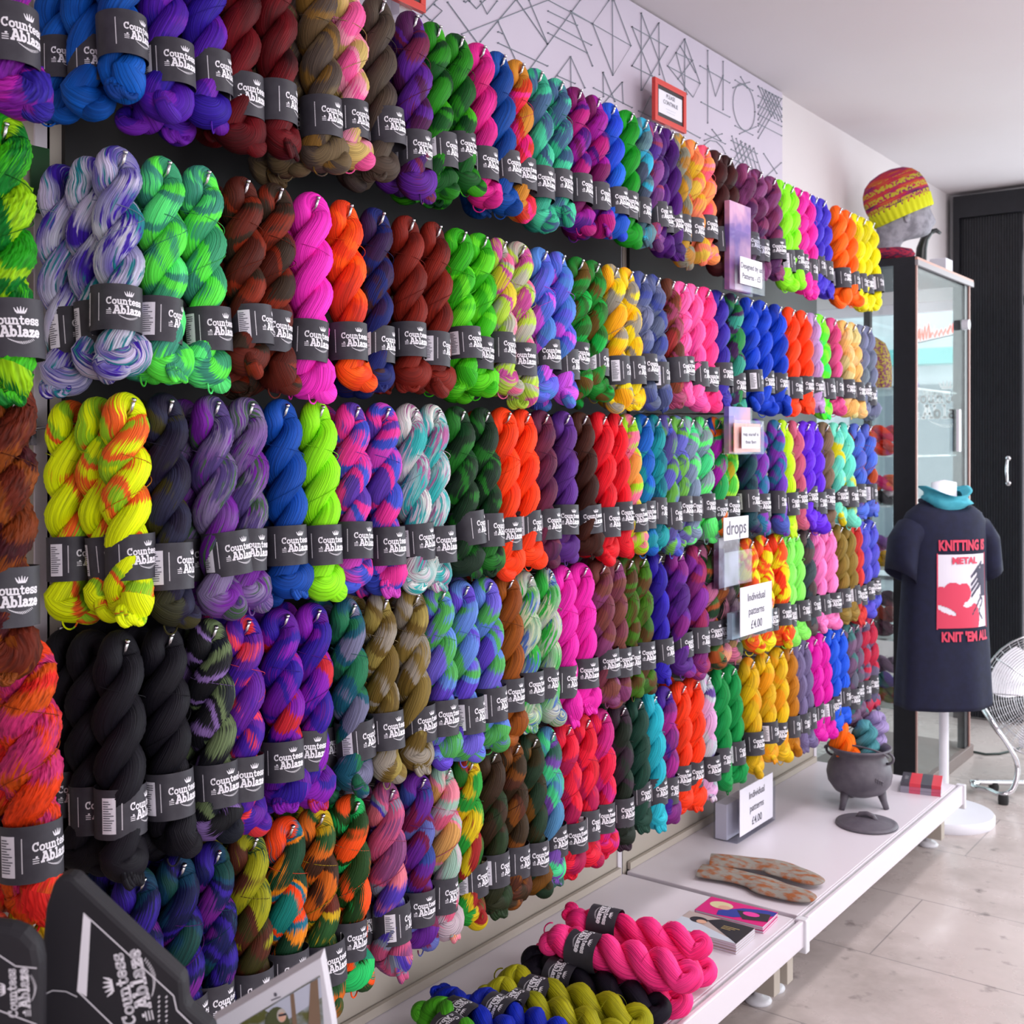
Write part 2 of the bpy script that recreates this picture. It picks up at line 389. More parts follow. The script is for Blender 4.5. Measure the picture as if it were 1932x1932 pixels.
# base shelves: two white steel units
for k, (y0, y1, lb) in enumerate([(1.06, 2.655, 'white steel base shelf holding the pile of bright skeins and the magazines'), (2.675, 4.03, 'white steel base shelf holding the cauldron and its lid')]):
    t = thing('base_shelf', lb, 'shelf', (0, y0, 0)); W = y1-y0
    MB().box((.012, .001, .196), (.5, W-.001, .216)).obj('shelf_top', whitemetal, t, bevel=.002)
    f = MB().box((.5, 0, .165), (.508, W, .216)); f.box((.508, 0, .165), (.517, W, .208)); f.box((.517, 0, .155), (.53, W, .219))
    f.obj('front_rail', whitemetal, t, bevel=.003)
    MB().box((.508, 0, .2082), (.517, W, .2092)).obj('price_channel', mat('channel_grey', '#a9b0ab', .4), t)
    MB().box((.006, .014, .217), (.016, W-.014, .236)).obj('back_ledge', panelm, t)
    for s in (.03, W-.03):
        MB().box((.1, s-.018, .03), (.47, s+.018, .196)).obj('leg', panelm, t, bevel=.002)
        MB().lathe([(0, .0), (.032, .0), (.034, .006), (.026, .014), (.012, .018), (.012, .034)], 20, M=Matrix.Translation((.42, s, 0))).obj('levelling_foot', whitepl, t, smooth=True)
    if k == 0: MB().box((.507, W-.012, .14), (.537, W+.012, .222)).obj('joint_clip', whitepl, t, bevel=.003)
    else: MB().box((.507, W-.012, .14), (.537, W+.006, .222)).obj('joint_clip', whitepl, t, bevel=.003)

# ------------------------------------------------------------------ the yarn skein: looped over a peg, twisted, banded
PITCH = .118
def yarn_mesh(seed, boucle=False, seg=22):
    rnd = random.Random(seed); mb = MB()
    a_t, zt, zb = .0165, -.008, -.262
    ph0 = rnd.uniform(-.12, .12); pitch = PITCH*rnd.uniform(.92, 1.08); bl = rnd.uniform(.9, 1.15)
    sway = rnd.uniform(-.0025, .0025); swd = rnd.uniform(.8, 1.2)
    def leg(z, s):
        d = zt-z
        # twist: phase runs with height; the top of the legs stays beside the peg
        ph = PI/2+ph0 - 2*PI*max(0, d-.004)/pitch
        env = min(1, d/.03); low = max(0, (-.236-z)/.026)
        a = .0165*(1-env)+.0160*env - .0040*math.exp(-((z+.212)/.052)**2) + .004*low
        r = .0166+.0028*min(1, d/.05)*max(0, math.sin(min(1, d/.2)*PI))**.5 - .0014*math.exp(-((z+.212)/.05)**2) + .0048*min(1, low)*bl
        x = a*math.cos(ph)*s; y = a*math.sin(ph)*s + sway*math.sin(d/.26*PI)
        return Vector((x, y, z)), r, Vector((math.cos(ph)*s, math.sin(ph)*s, 0))
    P = []
    nz_ = 52
    for i in range(nz_+1): P.append(leg(zb+(zt-zb)*i/nz_, 1))
    top1 = leg(zt, 1)[0]; c = Vector((0, (leg(zt, 1)[0].y+leg(zt, -1)[0].y)/2, zt)); rad = (top1-c)
    for i in range(1, 10):
        an = PI*i/10
        d = rad*math.cos(an)+Vector((0, 0, 1))*rad.length*1.22*math.sin(an); P.append((c+d, .0158-.001*math.sin(an), d.normalized()))
    for i in range(nz_+1): P.append(leg(zt+(zb-zt)*i/nz_, -1))
    b0 = leg(zb, -1)[0]; b1 = leg(zb, 1)[0]; c = (b0+b1)/2; rad = b0-c; off = Vector((rnd.uniform(-.004, .007), rnd.uniform(-.006, .006), 0))
    for i in range(1, 10):
        an = PI*i/10
        d = rad*math.cos(an)-Vector((0, 0, 1))*.016*math.sin(an)+off*math.sin(an); P.append((c+d, leg(zb, 1)[1]+.003*math.sin(an), d.normalized()))
    n = len(P); L = 0; Ls = [0]
    for i in range(1, n+1): L += (P[i % n][0]-P[i-1][0]).length; Ls.append(L)
    ru = []
    for i in range(n):
        p, r, out = P[i]; t = (P[(i+1) % n][0]-P[i-1][0]).normalized()
        o_ = out-t*out.dot(t); o_ = o_.normalized() if o_.length > .15 else ru[-1][0]
        if ru and o_.dot(ru[-1][0]) < 0: o_ = -o_
        s_ = t.cross(o_); ru.append((o_, s_))
        ring = []
        for j in range(seg):
            an = 2*PI*j/seg+PI; q = p+(o_*math.cos(an)+s_*math.sin(an)*1.0)*r
            k = noise.noise(q*55+Vector((seed*7.1, 0, 0)))*.07 + noise.noise(Vector((an*4.5, Ls[i]*16, seed)))*.05
            if boucle: k += noise.noise(q*170)*.14+noise.noise(q*420)*.12
            ring.append(p+(o_*math.cos(an)+s_*math.sin(an)*1.02)*r*(1+k))
        mb.add(ring)
    for i in range(n):
        for j in range(seg):
            i2 = (i+1) % n; j2 = (j+1) % seg
            mb.face((i*seg+j, i*seg+j2, i2*seg+j2, i2*seg+j), 0, ((Ls[i], j/seg), (Ls[i], (j+1)/seg), (Ls[i+1], (j+1)/seg), (Ls[i+1], j/seg)))
    # two tie threads across the plies
    for q in range(2):
        z0 = -.03-.09*q-rnd.uniform(0, .03); pts = []
        for i in range(19):
            an = -1.9+i*.19; rr = .0335; pts.append(Vector((rr*math.cos(an), rr*math.sin(an), z0+.006*i*(1 if q else -.6)*.5)))
        k0 = len(mb.v); mb.tube(pts, .0006, 4)
        for i in range(len(mb.uv)):
            if mb.f[i][0] >= k0: mb.uv[i] = ((0, 0), (.0, .1), (.01, .1), (.01, 0))[:len(mb.f[i])]
    me = mb.mesh('twisted_yarn', [ph], recalc=False)
    return me
def fix_normals(me):
    import bmesh
    bm = bmesh.new(); bm.from_mesh(me); bmesh.ops.recalc_face_normals(bm, faces=bm.faces); bm.to_mesh(me); bm.free()
def tail_mesh(seed):
    rnd = random.Random(seed*31+5); mb = MB()
    side = rnd.choice((-1, 1)); sz = rnd.uniform(.8, 1.25)
    if seed % 3 == 2:          # folded end drawn through: a soft knot of loops
        for q in range(5):
            w = (q-2)*.0042; pts = []
            for i in range(15):
                an = PI*2*i/14; pts.append(Vector((.016+w*.5+.004*math.sin(an), side*.012+w+.010*math.cos(an)*sz, -.285-.013*math.sin(an)*sz-.002*abs(q-2))))
            mb.tube(pts[:-1], .0042, 7, closed=True)
    else:
        pts = []; rs = []
        for i in range(17):
            an = -1.1+i/16*4.3; r0 = .0175*sz
            pts.append(Vector((.006+.012*math.sin(i/16*PI), side*(.012+r0*.85*math.cos(an)), -.283-r0*.75*math.sin(an)))); rs.append(.0075+.0052*math.sin(i/16*PI))
        mb.tube(pts, rs, 12)
        if seed % 2: mb.tube([Vector((.01, side*(-.01+.012*math.cos(a)), -.296-.014*math.sin(a))) for a in [i*PI/8 for i in range(9)]], .0014, 5)
    mb.uv = []
    for f in mb.f:
        mb.uv.append(tuple((math.atan2(mb.v[i][2]+.285, mb.v[i][1])*.02, (mb.v[i][0]*18+mb.v[i][2]*9)) for i in f))
    return mb.mesh('tied_end', [ph], recalc=False)
def band_mesh(rot, kind=0, simple=False):
    mb = MB(); A, B = .0345, .0332; z0, z1 = -.245, -.181; n = 40; rav = .0335
    def ring(da, z): return [Vector(((B+da)*math.cos(2*PI*j/n), (A+da)*math.sin(2*PI*j/n), z)) for j in range(n)]
    r = [ring(-.0007, z1), ring(0, z1), ring(0, z0), ring(-.0007, z0)]
    base = 0
    for q in r: mb.add(q)
    for i in range(4):
        for j in range(n):
            a = i*n; b = ((i+1) % 4)*n; mb.face((a+j, b+j, b+(j+1) % n, a+(j+1) % n), 0)
    def wrap(s, t, e=.0005):
        th = s/rav+rot; return Vector(((B+e)*math.cos(th), (A+e)*math.sin(th), (z0+z1)/2+t))
    def quad(q, mi): n0 = mb.add([wrap(*p) for p in q]); mb.face((n0, n0+1, n0+2, n0+3), mi)
    for q in LOGO: quad([(x-.004, y+.001) for x, y in q], 1)
    x = -.0405
    for i in range(34):       # address line running up the band
        t = -.0195+i*.00115; quad([(x, t), (x+.0013, t), (x+.0013, t+.0008), (x, t+.0008)], 1)
    if kind != 2:
        s0, s1 = (-.073, -.058) if kind == 0 else (-.066, -.0475)
        for i in range(4):
            a = s0+(s1-s0)*i/4; b = s0+(s1-s0)*(i+1)/4
            quad([(a, -.024), (b, -.024), (b, .022), (a, .022)], 2)
        rnd = random.Random(int(rot*100)+kind)
        for i in range(13):
            t = .018-i*.003; e = rnd.uniform(.35, .9); 
            n0 = mb.add([wrap(p[0], p[1], .0009) for p in ((s0+.0015, t), (s0+.0015+(s1-s0)*e*.5, t), (s0+.0015+(s1-s0)*e*.5, t-.0013), (s0+.0015, t-.0013))]); mb.face((n0, n0+3, n0+2, n0+1), 3)
            n0 = mb.add([wrap(p[0], p[1], .0009) for p in ((s0+.0015+(s1-s0)*e*.5, t), (s0+.0015+(s1-s0)*e*.9, t), (s0+.0015+(s1-s0)*e*.9, t-.0013), (s0+.0015+(s1-s0)*e*.5, t-.0013))]); mb.face((n0, n0+3, n0+2, n0+1), 3)
    me = mb.mesh('label_band', [paper, ink, sticker, greyink], smooth=False, recalc=False)
    me.polygons.foreach_set('use_smooth', [p.material_index == 0 for p in me.polygons]); me.set_sharp_from_angle(angle=.6)
    return me
ph = mat('undyed', '#ffffff')
YM = [yarn_mesh(i+1) for i in range(6)]
YB = [yarn_mesh(i+21, True, 36) for i in range(2)]
for me in YM+YB: fix_normals(me)
TM = [tail_mesh(i+1) for i in range(6)]
for me in TM: fix_normals(me)
BM = [band_mesh(r, k) for r, k in ((.12, 0), (.32, 2), (-.1, 0), (.22, 1), (.5, 1), (.05, 2))]

RND = random.Random(5)
def skein(label, m, loc=None, rot=(0, 0, 0), scale=1, group=None, boucle=False, variant=None, M=None, band=True, bandv=None):
    t = thing('yarn_skein', label, 'yarn skein', loc or (0, 0, 0), rot, group)
    if M is not None: t.matrix_world = M
    t.scale = (scale,)*3 if isinstance(scale, (int, float)) else scale
    k = RND.randrange(6) if variant is None else variant
    def part(name, me, mm=None):
        o = bpy.data.objects.new(name, me); C.objects.link(o); o.parent = t
        if mm: o.material_slots[0].link = 'OBJECT'; o.material_slots[0].material = mm
        return o
    part('twisted_yarn', YB[k % 2] if boucle else YM[k], m)
    tl = part('tied_end', TM[(k*5+RND.randrange(6)) % 6], m); tl.rotation_euler.z = RND.choice((0, .5, -.6))
    if band:
        o = part('label_band', BM[RND.randrange(6) if bandv is None else bandv])
        o.location.z = RND.uniform(-.008, .006); o.rotation_euler = (RND.uniform(-.05, .05), RND.uniform(-.03, .03), RND.uniform(-.12, .12))
    return t

# rows of the wall: short look | dye kind | colours | photo column of each peg tip, *n = skeins hanging behind it
ROWS = [
"""purple and magenta fluffy|b|5a2ba8,b02aa6,7a1f96,3c2a9c|8
bright blue|t|0d4f9e,1668c2,0a3f86|232*2
deep violet|v|3a1c9a,5a24a8,7a2bb0|322*1,392*1
dark red|t|42070f,740d1c,350610|462*1,530
taupe and ochre|v|6a563c,8a6a34,5c5048,7a6a50|608*2
pale pink and cream|v|f06aa6,f0a0b8,c8b070,ee7fae|663
dark taupe|t|4a3d38,5c5044,3f3336|723*1
plum and violet|v|5a2058,6a2f9c,7a2a50,4a2070|785*1
bottle green|v|0f5a20,2c8a1c,0a4a20,46a81c|829*1,872*1
magenta|t|b01470,e0309a,c01860|913
denim blue|t|0c4a94,1458a8|951*1
scarlet, pink and orange|v|e02a4a,ee2f8c,c83a1c,c88a30|986
seafoam teal|v|3fa88c,4fc8a0,4a6a8c,3fb890|1021,1060*1
magenta and purple|v|7a1460,a01c9c,5a1c86,b0187c|1095,1130*1
cornflower blue|t|1f5cc0,2a4fd0,2470d0|1159
grass green|t|0c8a1c,1aa02a|1192
slate and sky blue|v|4f6a7c,6a8a94,3fb0d0,566078|1220
mauve and purple|v|7a4a86,8a4f94,a04a6a,5a3a94|1237
dark aubergine|t|42146a,5a1c7c,38105a|1246,1269
gold and grey|v|b08a2c,c8962c,8a8a7a,a87a30|1289
yellow and peach|v|e0c050,f08a6a,d8b02c,f0905a|1313
coral pink|v|f0607c,f88a5a,f08a9c,f8a060|1335
dark brown|t|3a1418,4c1c1c,2c1014|1358,1379
dusky plum|v|6a2f5a,8a4a7c,8a3f6a,5c3060|1412,1436,1462
neon green|t|8af020,a0f838,86e024|1480,1496
hot magenta|t|f032b0,e838a8|1512,1528
violet blue|t|4a34c0,5848cc|1541,1556
neon orange|t|ff6a14,ff7a20|1586,1604
bright yellow|t|e0d800,ece010,d0c400|1618,1632,1648""",
"""lime and emerald fluffy|b|2a9c1c,9acc14,0a7a2c,4ab81c|10
white, purple and teal speckled|s|ccccdc,4a2aa8,2a8a94,c8c0dc|234*2
mint and lime|v|4aa87c,6af05a,4a9c84,6af08a|318*1,392*1
rust brown|v|5c2416,8a3218,3f2f22,6a2a1c|466*1,529*1
bright pink|t|f83cc8,ff48d0|598*1
orange red|v|f0501c,ff6a20,e8481c,d03c28|661
navy and brown|v|3c2050,1f2a70,4a2a2c,1c2c6a|722*1
dark rust|t|6a1c14,8a2818,5a1814|778*1,829*1
apple green|v|4ac01c,6ad828,3cb018|876*1,916*1
grey, lime and pink|v|f07aa0,b8b8a8,b8d850,c85aa0,d8c840|952,987*1
orchid and periwinkle|v|d060e0,5a70d0,6a6cd8,5a8ad0|1029*1,1063*1
moss and emerald|v|6a5018,1f8c34,2f6a24,16b04c|1098,1128*1
yellow and grey|v|f0d818,9a9488,f0c810,f8b018|1163,1191*1
slate blue|v|6a7490,48549c,5a6490,7a80a0|1216,1242
rose brown|v|a83c3c,7c4028,a0486a,6a3a28|1270
bubblegum pink|t|f860a8,ff70b0,e050a0|1292,1314
deep pink|t|f8408c,ff5098|1337
indigo|t|3c2c9c,4a3cb0|1362
teal and aubergine|v|2f5a6a,2f8a4c,4a2a5a,3fa08c|1389
royal blue|t|1440b4,1c50d0,1034a0|1418,1443,1472
orange|t|ff501c,f84818|1497,1520
pale lilac|t|b48ac0,c09ccc,a890b8|1538
vivid mint|v|40f070,60f83c,90f840|1553
rose pink|t|e0609c,d04a80|1576
cream and peach|v|f0c890,e8b870,d8cc90|1597,1613
slate grey|t|7a7ca0,74808c|1629,1641""",
"""copper brown fluffy|b|6a2a18,8a4a18,4a1820,7a3a14|28
neon yellow, orange flecked|v|e8f810,e8f810,f07030,a0d030,e8f810|250*2
olive and navy|v|3c3c28,241c38,30304a,44401c|322*1
grey and purple|s|8a7ca0,7a2a9c,4c6a4c,5a4a80|410*1,474*1
cobalt blue|t|144c9c,1c5cb8|540*1
lime|t|98f020,a4f82c|607
pink, violet and blue|v|d050c0,4a5cc8,e840a0,6a48b0|674*1,731*1
white, aqua flecked|s|dcdcd8,3cb0b0,b06a9c,d0c8d0|784,828
forest green|v|164c28,1c3a24,2a7a2c,203828|873*1,919*1
flame orange|t|f04014,ff5018,e43c14|960*1,996
plum|t|5c2048,74304c,4c2050|1031
purple|t|5a2a7c,6a3a94,5c2868|1071
chocolate brown|t|38180f,4a2214|1104*1
cherry red|t|d01024,e81830,c01c30|1140*1,1171*1
lime, pink and yellow|v|e8a050,a8e030,f080a0,d8c840|1194
bright teal blue|v|1478b0,1890a0,1c68c0|1219*1
peacock teal|v|147c8c,1c989c,1c708c|1242*1
periwinkle and fern|v|6a6cc0,70b04c,5c5494,5c6cd0|1263,1285
mint and grey|v|50d890,90a0a8,6cf080,8898b0|1306,1331
rainbow flecked|v|1c50a0,e87820,30a860,a020a0|1357
neon rainbow|v|c0b020,60d050,b8f850,e87830|1376
dark teal|v|1c3c4c,24505c,342a5a|1412
purple and turquoise|v|7a48b8,347ca0,8a40b0,5060b0|1436,1470
neon lime|t|d0f820,c0f030|1484
dusty rose|t|b85070,c86888|1504
bright violet|t|6a2cd8,7838e0|1525,1540
taupe|t|7c6450,8a7460|1561
mint and yellow|v|70d8c8,80e0c8,d8d020|1582,1599
rust and blue|v|b05028,6070c8,5878d8|1620,1642""",
"""orange, pink and gold fluffy|b|e04818,c83a78,d05a18,e0302c|62*1
jet black|t|1b1922,211e29|238*2,322*2
black, pastel flecked|v|1c1c22,8a70a8,1c1c24,70805c,202430|405*1
coral, crimson and violet|v|e04048,4c209c,6c289c,f05068|467*1
violet and crimson|v|6c209c,3c209c,8c24b0,c8303c|540*1,600*1
green, teal and grey|v|24604c,2c7c58,206074,7c7c98|667*1
olive and silver|v|8c7840,9c9488,74602c,a09050|727*1,787*1
lilac, fern and blue|v|7c70d8,5cb060,6c90d8,6c50c8|837*1,880*1,924*1
ochre brown|t|8c4c14,a05c18|964*1
white and green flecked|s|b8bcb8,38b048,5878b8,c8d0b0|1001,1039*1
fuchsia|t|e028a8,f034b8|1071,1104*1
dusty brown rose|v|7c4050,804c44,8c4c78|1139,1166*1
moss, brown and green|v|5c4024,4c7c1c,60441c,406c28|1190*1,1215
ultramarine|t|3824c0,30188c|1245*1
grape purple|v|5c2c84,74309c,8c3088|1285
raspberry plum|v|84307c,a03464,8c38a0|1318
black and green flecked|v|5c8048,b06030,284830,c87ca0|1340
peach and black|v|b87040,283028,d890a0,e0a080|1360
white, rose and sage|v|c8b0b8,506840,d07898,a88860|1378
red and yellow|v|f04820,f0e020,f06028,e8d818|1418,1446,1473
pale green|t|88e868,98f070|1489,1505
charcoal|v|48545c,5c4c4c|1525
candy pink|t|f080c0,f890c8|1546,1567
old gold|t|9c8040,8c7838|1587,1604
tomato red|t|d04040,c83c38|1617
blue violet|t|6858c8,5c68d0|1631,1648""",
"""mustard fluffy|b|d0b010,a88c10,e0c020|64
pink and red fluffy|b|e05060,c83a58,e06a50|-6
midnight, violet and green|v|7a2890,161c58,3c2494,141a4c,184864,1c4c48|269*1,345*1,411*1
brown, olive and yellow|v|44401c,5c3020,a0a020,285030|481*1
teal and bright orange|v|1c8880,ff5820,1c7890,e89020,204c34|550*1
olive, orange and brown|v|4c3020,d07020,305c30,c8a820,6c3020|607*1
jade, orange and forest|v|209070,f86020,284c20,30c870|673*1
mauve, pink and grey|v|8c5080,c86088,8c94a8,5844b0,d87c8c|739*1
purple and navy|v|3c5098,6c2c94,7c2050,6870b0|798*1
pink, cream and mint|v|d86888,c0b0b8,a0c0b0,e890a0,d0a060|846
green, yellow and red|v|30a040,d8c020,a02c2c,286c28|890
dark olive|v|30341c,2c4024,443020|932*1
brown and amber|v|443420,84501c,5c3424,40301c|976*1
umber and forest|v|3c3418,28402c,785018|1009*1
aqua, lilac and green|v|5c90b8,50d090,7c54a8,406c60|1043*1
crimson|v|d01838,e82848,b01c58|1074,1109*1
crimson and fuchsia|v|d01c48,c82c88,e02050|1141
dark green and black|v|202c20,3c2838,284030|1176*1
dark teal green|t|1c4840,244c3c|1208
turquoise|t|30b8c8,28a8bc|1235
purple plum|v|502890,803080,a83090|1262*1
vermilion|t|f84818,e84018|1290,1314*1
white and lilac|v|d8c8d8,6c509c,c0c8d0,d8a8d0|1337
emerald|t|18a058,149048|1362,1384
mustard yellow|v|e8c018,d8b020,e8a018|1420,1448,1474
ochre|t|c08018,b07414|1492
grey lavender|t|74688c,7c7098|1508,1522
bright magenta|t|e020b0,d81ca8|1538,1554
azure blue|t|2460d8,2c68e0|1572,1589
teal and plum|v|508080,7c607c,686878|1604,1617
grey and crimson|v|686480,c03050,746c88|1632,1645"""]
RN = ['top row', 'second row', 'middle row', 'fourth row', 'bottom row']
XT = .27
DEPTH = {'top row': 0}
pegm = steel
def peg_mesh(L):
    mb = MB().tube([(0, 0, -.026), (L*.5, 0, -.020), (L-.03, 0, -.014), (L-.006, 0, -.009), (L+.003, 0, -.002), (L+.009, 0, .012)], .0027, 8)
    mb.tube([(L+.0082, 0, .010), (L+.0098, 0, .014)], [.0036, .0036], 8)
    mb.box((0, -.012, -.05), (.006, .012, -.002)); return mb.mesh('display_peg', pegm)
PEG = peg_mesh(XT-.012)
nsk = 0
for ri, txt in enumerate(ROWS):
    G = []
    for line in txt.split('\n'):
        d, kd, cols, us = line.split('|')
        G.append((d, kd, ['#'+c for c in cols.split(',')], [(float(p.split('*')[0]), int(p.split('*')[1]) if '*' in p else 0) for p in us.split(',')]))
    allu = [q for g_ in G for q, _ in g_[3]]
    for gi, (d, kd, cols, us) in enumerate(G):
        b = kd == 'b'; m = yarn('v' if b else kd, cols, b)
        sh = lambda s: s.replace(' fluffy', '')
        prv = sh(G[gi-1][0]) if gi else 'panel edge'; nxt = sh(G[gi+1][0]) if gi < len(G)-1 else 'glass cabinet'
        for i, (u, nb) in enumerate(us):
            gap = min([abs(ay(q, XT)-ay(u, XT)) for q in allu if q != u]); wf = max(.80, min(1, gap/.061))
            if len(us) == 1: who = ''
            elif i == 0: who = f' beside {prv}' if gi else ' by the panel edge'
            elif i == len(us)-1: who = f' beside {nxt}' if gi < len(G)-1 else ' by the glass cabinet'
            else: who = ' between its two twins'
            y = ay(u, XT); z = RZ[ri]; zz = z-.006-(.0 if u < 1385 else 0)
            far = u > 1385
            o = bpy.data.objects.new('display_peg', PEG); C.objects.link(o); o.location = (.006, y, z-.004)
            tag(o, f'steel peg holding {d} skein{who}, {RN[ri]}', 'peg', f'steel pegs of the {RN[ri]}')
            sc_ = 1.13 if b else 1.0
            nbb = nb + (1 if (us == [] ) else 0)
            for j in range(nb+1):
                lean = -.062+RND.uniform(-.012, .012)-(.0 if j else .0)
                s = sc_*RND.uniform(.975, 1.03)
                xx = XT-.017-.064*j
                lab = f'{d} yarn skein{who}, {RN[ri]}' if j == 0 else f'{"rear" if j == 1 else "rearmost"} {d} skein{who}, {RN[ri]}'
                skein(lab, m, (xx, y+RND.uniform(-.003, .003)-(.002 if j else 0), zz-.004*j+(.008 if b else 0)), (RND.uniform(-.045, .03), lean, RND.uniform(-.3, .25)), (s*(wf+1)/2, s*wf, s*RND.uniform(.95, 1.02)), f'skeins on the {RN[ri]} of pegs', b)
                nsk += 1
print('SKEINS', nsk)
# ------------------------------------------------------------------ skeins lying on the base shelf
def lying(label, uL, vL, uR, vR, z, cols, kd='t', roll=.4, variant=None, zR=None, g='skeins piled on the base shelf'):
    L = at(uL, vL, z=z); R = at(uR, vR, z=zR or z)
    Z = (R-L).normalized(); up = Vector((0, 0, 1)); X = (up-Z*up.dot(Z)).normalized(); X = Matrix.Rotation(roll, 3, Z) @ X; Y = Z.cross(X)
    s = (R-L).length/.30; k = max(1.1, min(1.24, s*1.08))
    M = Matrix((X, Y, Z)).transposed().to_4x4(); M.translation = R-Z*.02*k
    t = skein(label, yarn(kd, cols), M=M, group=g, variant=variant, bandv=RND.choice((1, 5, 3)))
    t.matrix_world = M @ Matrix.Diagonal((k, k, s if .85 < s < 1.25 else k, 1))
    return t
HP = ['#f8308c', '#ff4898', '#f02878']
lying('hot pink skein underneath the pile, touching the black skein', 1040, 1812, 1300, 1898, .252, HP)
lying('hot pink skein at the back of the lower layer of the pink pile', 1130, 1795, 1352, 1838, .254, HP)
lying('hot pink skein on top of the pile, at its front', 1054, 1772, 1320, 1850, .318, HP, variant=2)
lying('hot pink skein on top of the pile, against the wall side', 1086, 1738, 1340, 1788, .318, HP)
lying('blue-black skein between the hot pink and olive ones', 1008, 1832, 1260, 1912, .255, ['#1c1826', '#241f30'])
lying('olive yellow skein beside the blue-black one on the shelf', 960, 1858, 1225, 1935, .262, ['#9a9c14', '#b0ac20', '#8a8a10'])
lying('olive yellow skein beside the royal blue one on the shelf', 935, 1880, 1175, 1965, .262, ['#9a9c14', '#b0ac20', '#8a8a10'])
lying('royal blue skein on the shelf, touching the olive ones', 905, 1900, 1110, 1985, .262, ['#1028a0', '#1838c0'])
lying('royal blue skein on the shelf, touching the grass green one', 888, 1925, 1060, 2020, .262, ['#1028a0', '#1838c0'])
lying('grass green skein at the front end of the shelf pile', 862, 1948, 1010, 2060, .262, ['#4a9a20', '#5cb030'])

# ------------------------------------------------------------------ magazines, book stack
def flat(parent, pts, m, name, M, z):       # a printed shape lying on a cover
    return None
def stack(name, label, c4, z0, h, n, mats, deco, cat, grp=None):
    # c4: four shelf-plane corners (Vectors) of the stack, anticlockwise from above
    o = sum(c4, Vector())/4; ex = (c4[1]-c4[0]); ey = (c4[3]-c4[0]); W, H = ex.length, ey.length
    rz = math.atan2(ex.y, ex.x)
    for i in range(n):
        t = thing(name, label(i), cat, (o.x+RND.uniform(-.002, .002), o.y+RND.uniform(-.002, .002), z0+h*i), (0, 0, rz+RND.uniform(-.02, .02)), grp)
        MB().box((-W/2+.001, -H/2+.001, .0004), (W/2-.001, H/2-.001, h-.0012)).obj('pages', mat('page_edges', '#c9c6d2', .7), t)
        cv = MB().box((-W/2, -H/2, h-.0012), (W/2, H/2, h-.0003)); cv.box((-W/2, -H/2, 0), (W/2, H/2, .0004)); cv.box((-W/2, -H/2, 0), (-W/2+.0006, H/2, h-.0003))
        cv.obj('cover', mats[0], t)
        if i == n-1: deco(t, W, H, h-.0003)
def shape(mb, pts, W, H, z, mi): mb.poly([((x-.5)*W, (y-.5)*H, z) for x, y in pts], mi)
def blob(cx, cy, rx, ry, n=18, a=0): return [(cx+rx*math.cos(2*PI*i/n+a), cy+ry*math.sin(2*PI*i/n+a)) for i in range(n)]
zs = .2165
cA = [at(1262, 1765, z=zs), at(1388, 1801, z=zs), at(1432, 1772, z=zs), at(1299, 1736, z=zs)]
cB = [at(1307, 1730, z=zs), at(1436, 1762, z=zs), at(1470, 1733, z=zs), at(1343, 1706, z=zs)]
skinm = mat('printed_skin', '#d8a890', .4); hairb = mat('printed_dark', '#2c2a34', .4)
def decoA(t, W, H, h):
    mb = MB(); z = h+.0003
    shape(mb, [(0, .0), (1, .0), (.95, .12), (.1, .62), (0, .62)], W, H, z, 0)
    shape(mb, [(1, .0), (1, .98), (.5, .98), (.35, .75), (.9, .12)], W, H, z+.0002, 1)
    shape(mb, blob(.25, .66, .13, .16), W, H, z+.0004, 1)
    shape(mb, blob(.31, .6, .075, .10), W, H, z+.0006, 2)
    for i in range(3): shape(mb, [(.62, .7-.07*i), (.86-.05*i, .7-.07*i), (.86-.05*i, .68-.07*i), (.62, .68-.07*i)], W, H, z+.0006, 3)
    mb.obj('cover_picture', [mat('printed_pale', '#c8d0dc', .35), hairb, skinm, mat('gold_print', '#c8b070', .4)], t)
def decoB(t, W, H, h):
    mb = MB(); z = h+.0003
    shape(mb, blob(.25, .62, .17, .22), W, H, z, 0); shape(mb, blob(.32, .52, .09, .13), W, H, z+.0002, 1)
    shape(mb, [(.28, .3), (.55, .75), (.85, .95), (1, .95), (1, .7), (.55, .1), (.32, .02)], W, H, z+.0001, 2)
    shape(mb, [(.5, .55), (.95, .75), (1, .3), (.68, .12)], W, H, z+.0003, 3); shape(mb, blob(.72, .5, .12, .13), W, H, z+.0005, 4)
    mb.obj('cover_picture', [mat('printed_blond', '#d8cba0', .4), skinm, mat('printed_blue', '#2c3c98', .4), hairb, mat('printed_magenta', '#e83ca0', .4)], t)
stack('magazine', lambda i: ['pale magazine at the very bottom of the stack beside the bright skeins', 'pale magazine second from the bottom of the stack by the bright skeins', 'pale magazine under the top one of the stack by the bright skeins', 'magazine showing a dark-haired figure in a white top, topmost of its stack'][i], cA, .2162, .0062, 4, [mat('cover_pale', '#b8a8a4', .35)], decoA, 'magazine', 'magazines in the stack beside the bright skeins')
stack('magazine', lambda i: ['pink magazine at the bottom of the stack nearer the wall and socks', 'pink magazine in the middle of the stack nearer the wall and socks', 'pink magazine showing a blond figure in blue holding a magenta ball'][i], cB, .2162, .0062, 3, [mat('cover_pink', '#d8207c', .35)], decoB, 'magazine', 'magazines in the stack nearer the socks')
cC = [at(1690, 1497, z=zs), at(1765, 1502, z=zs), at(1787, 1484, z=zs), at(1712, 1479, z=zs)]
cC = [at(1688, 1493, z=zs), at(1764, 1502, z=zs), at(1789, 1484, z=zs), at(1716, 1476, z=zs)]
redm = mat('cover_red', '#d83848', .4); drk = mat('cover_charcoal', '#4a4650', .4)
o_ = sum(cC, Vector())/4; ex = cC[1]-cC[0]; ey = cC[3]-cC[0]; W, H = ex.length, ey.length
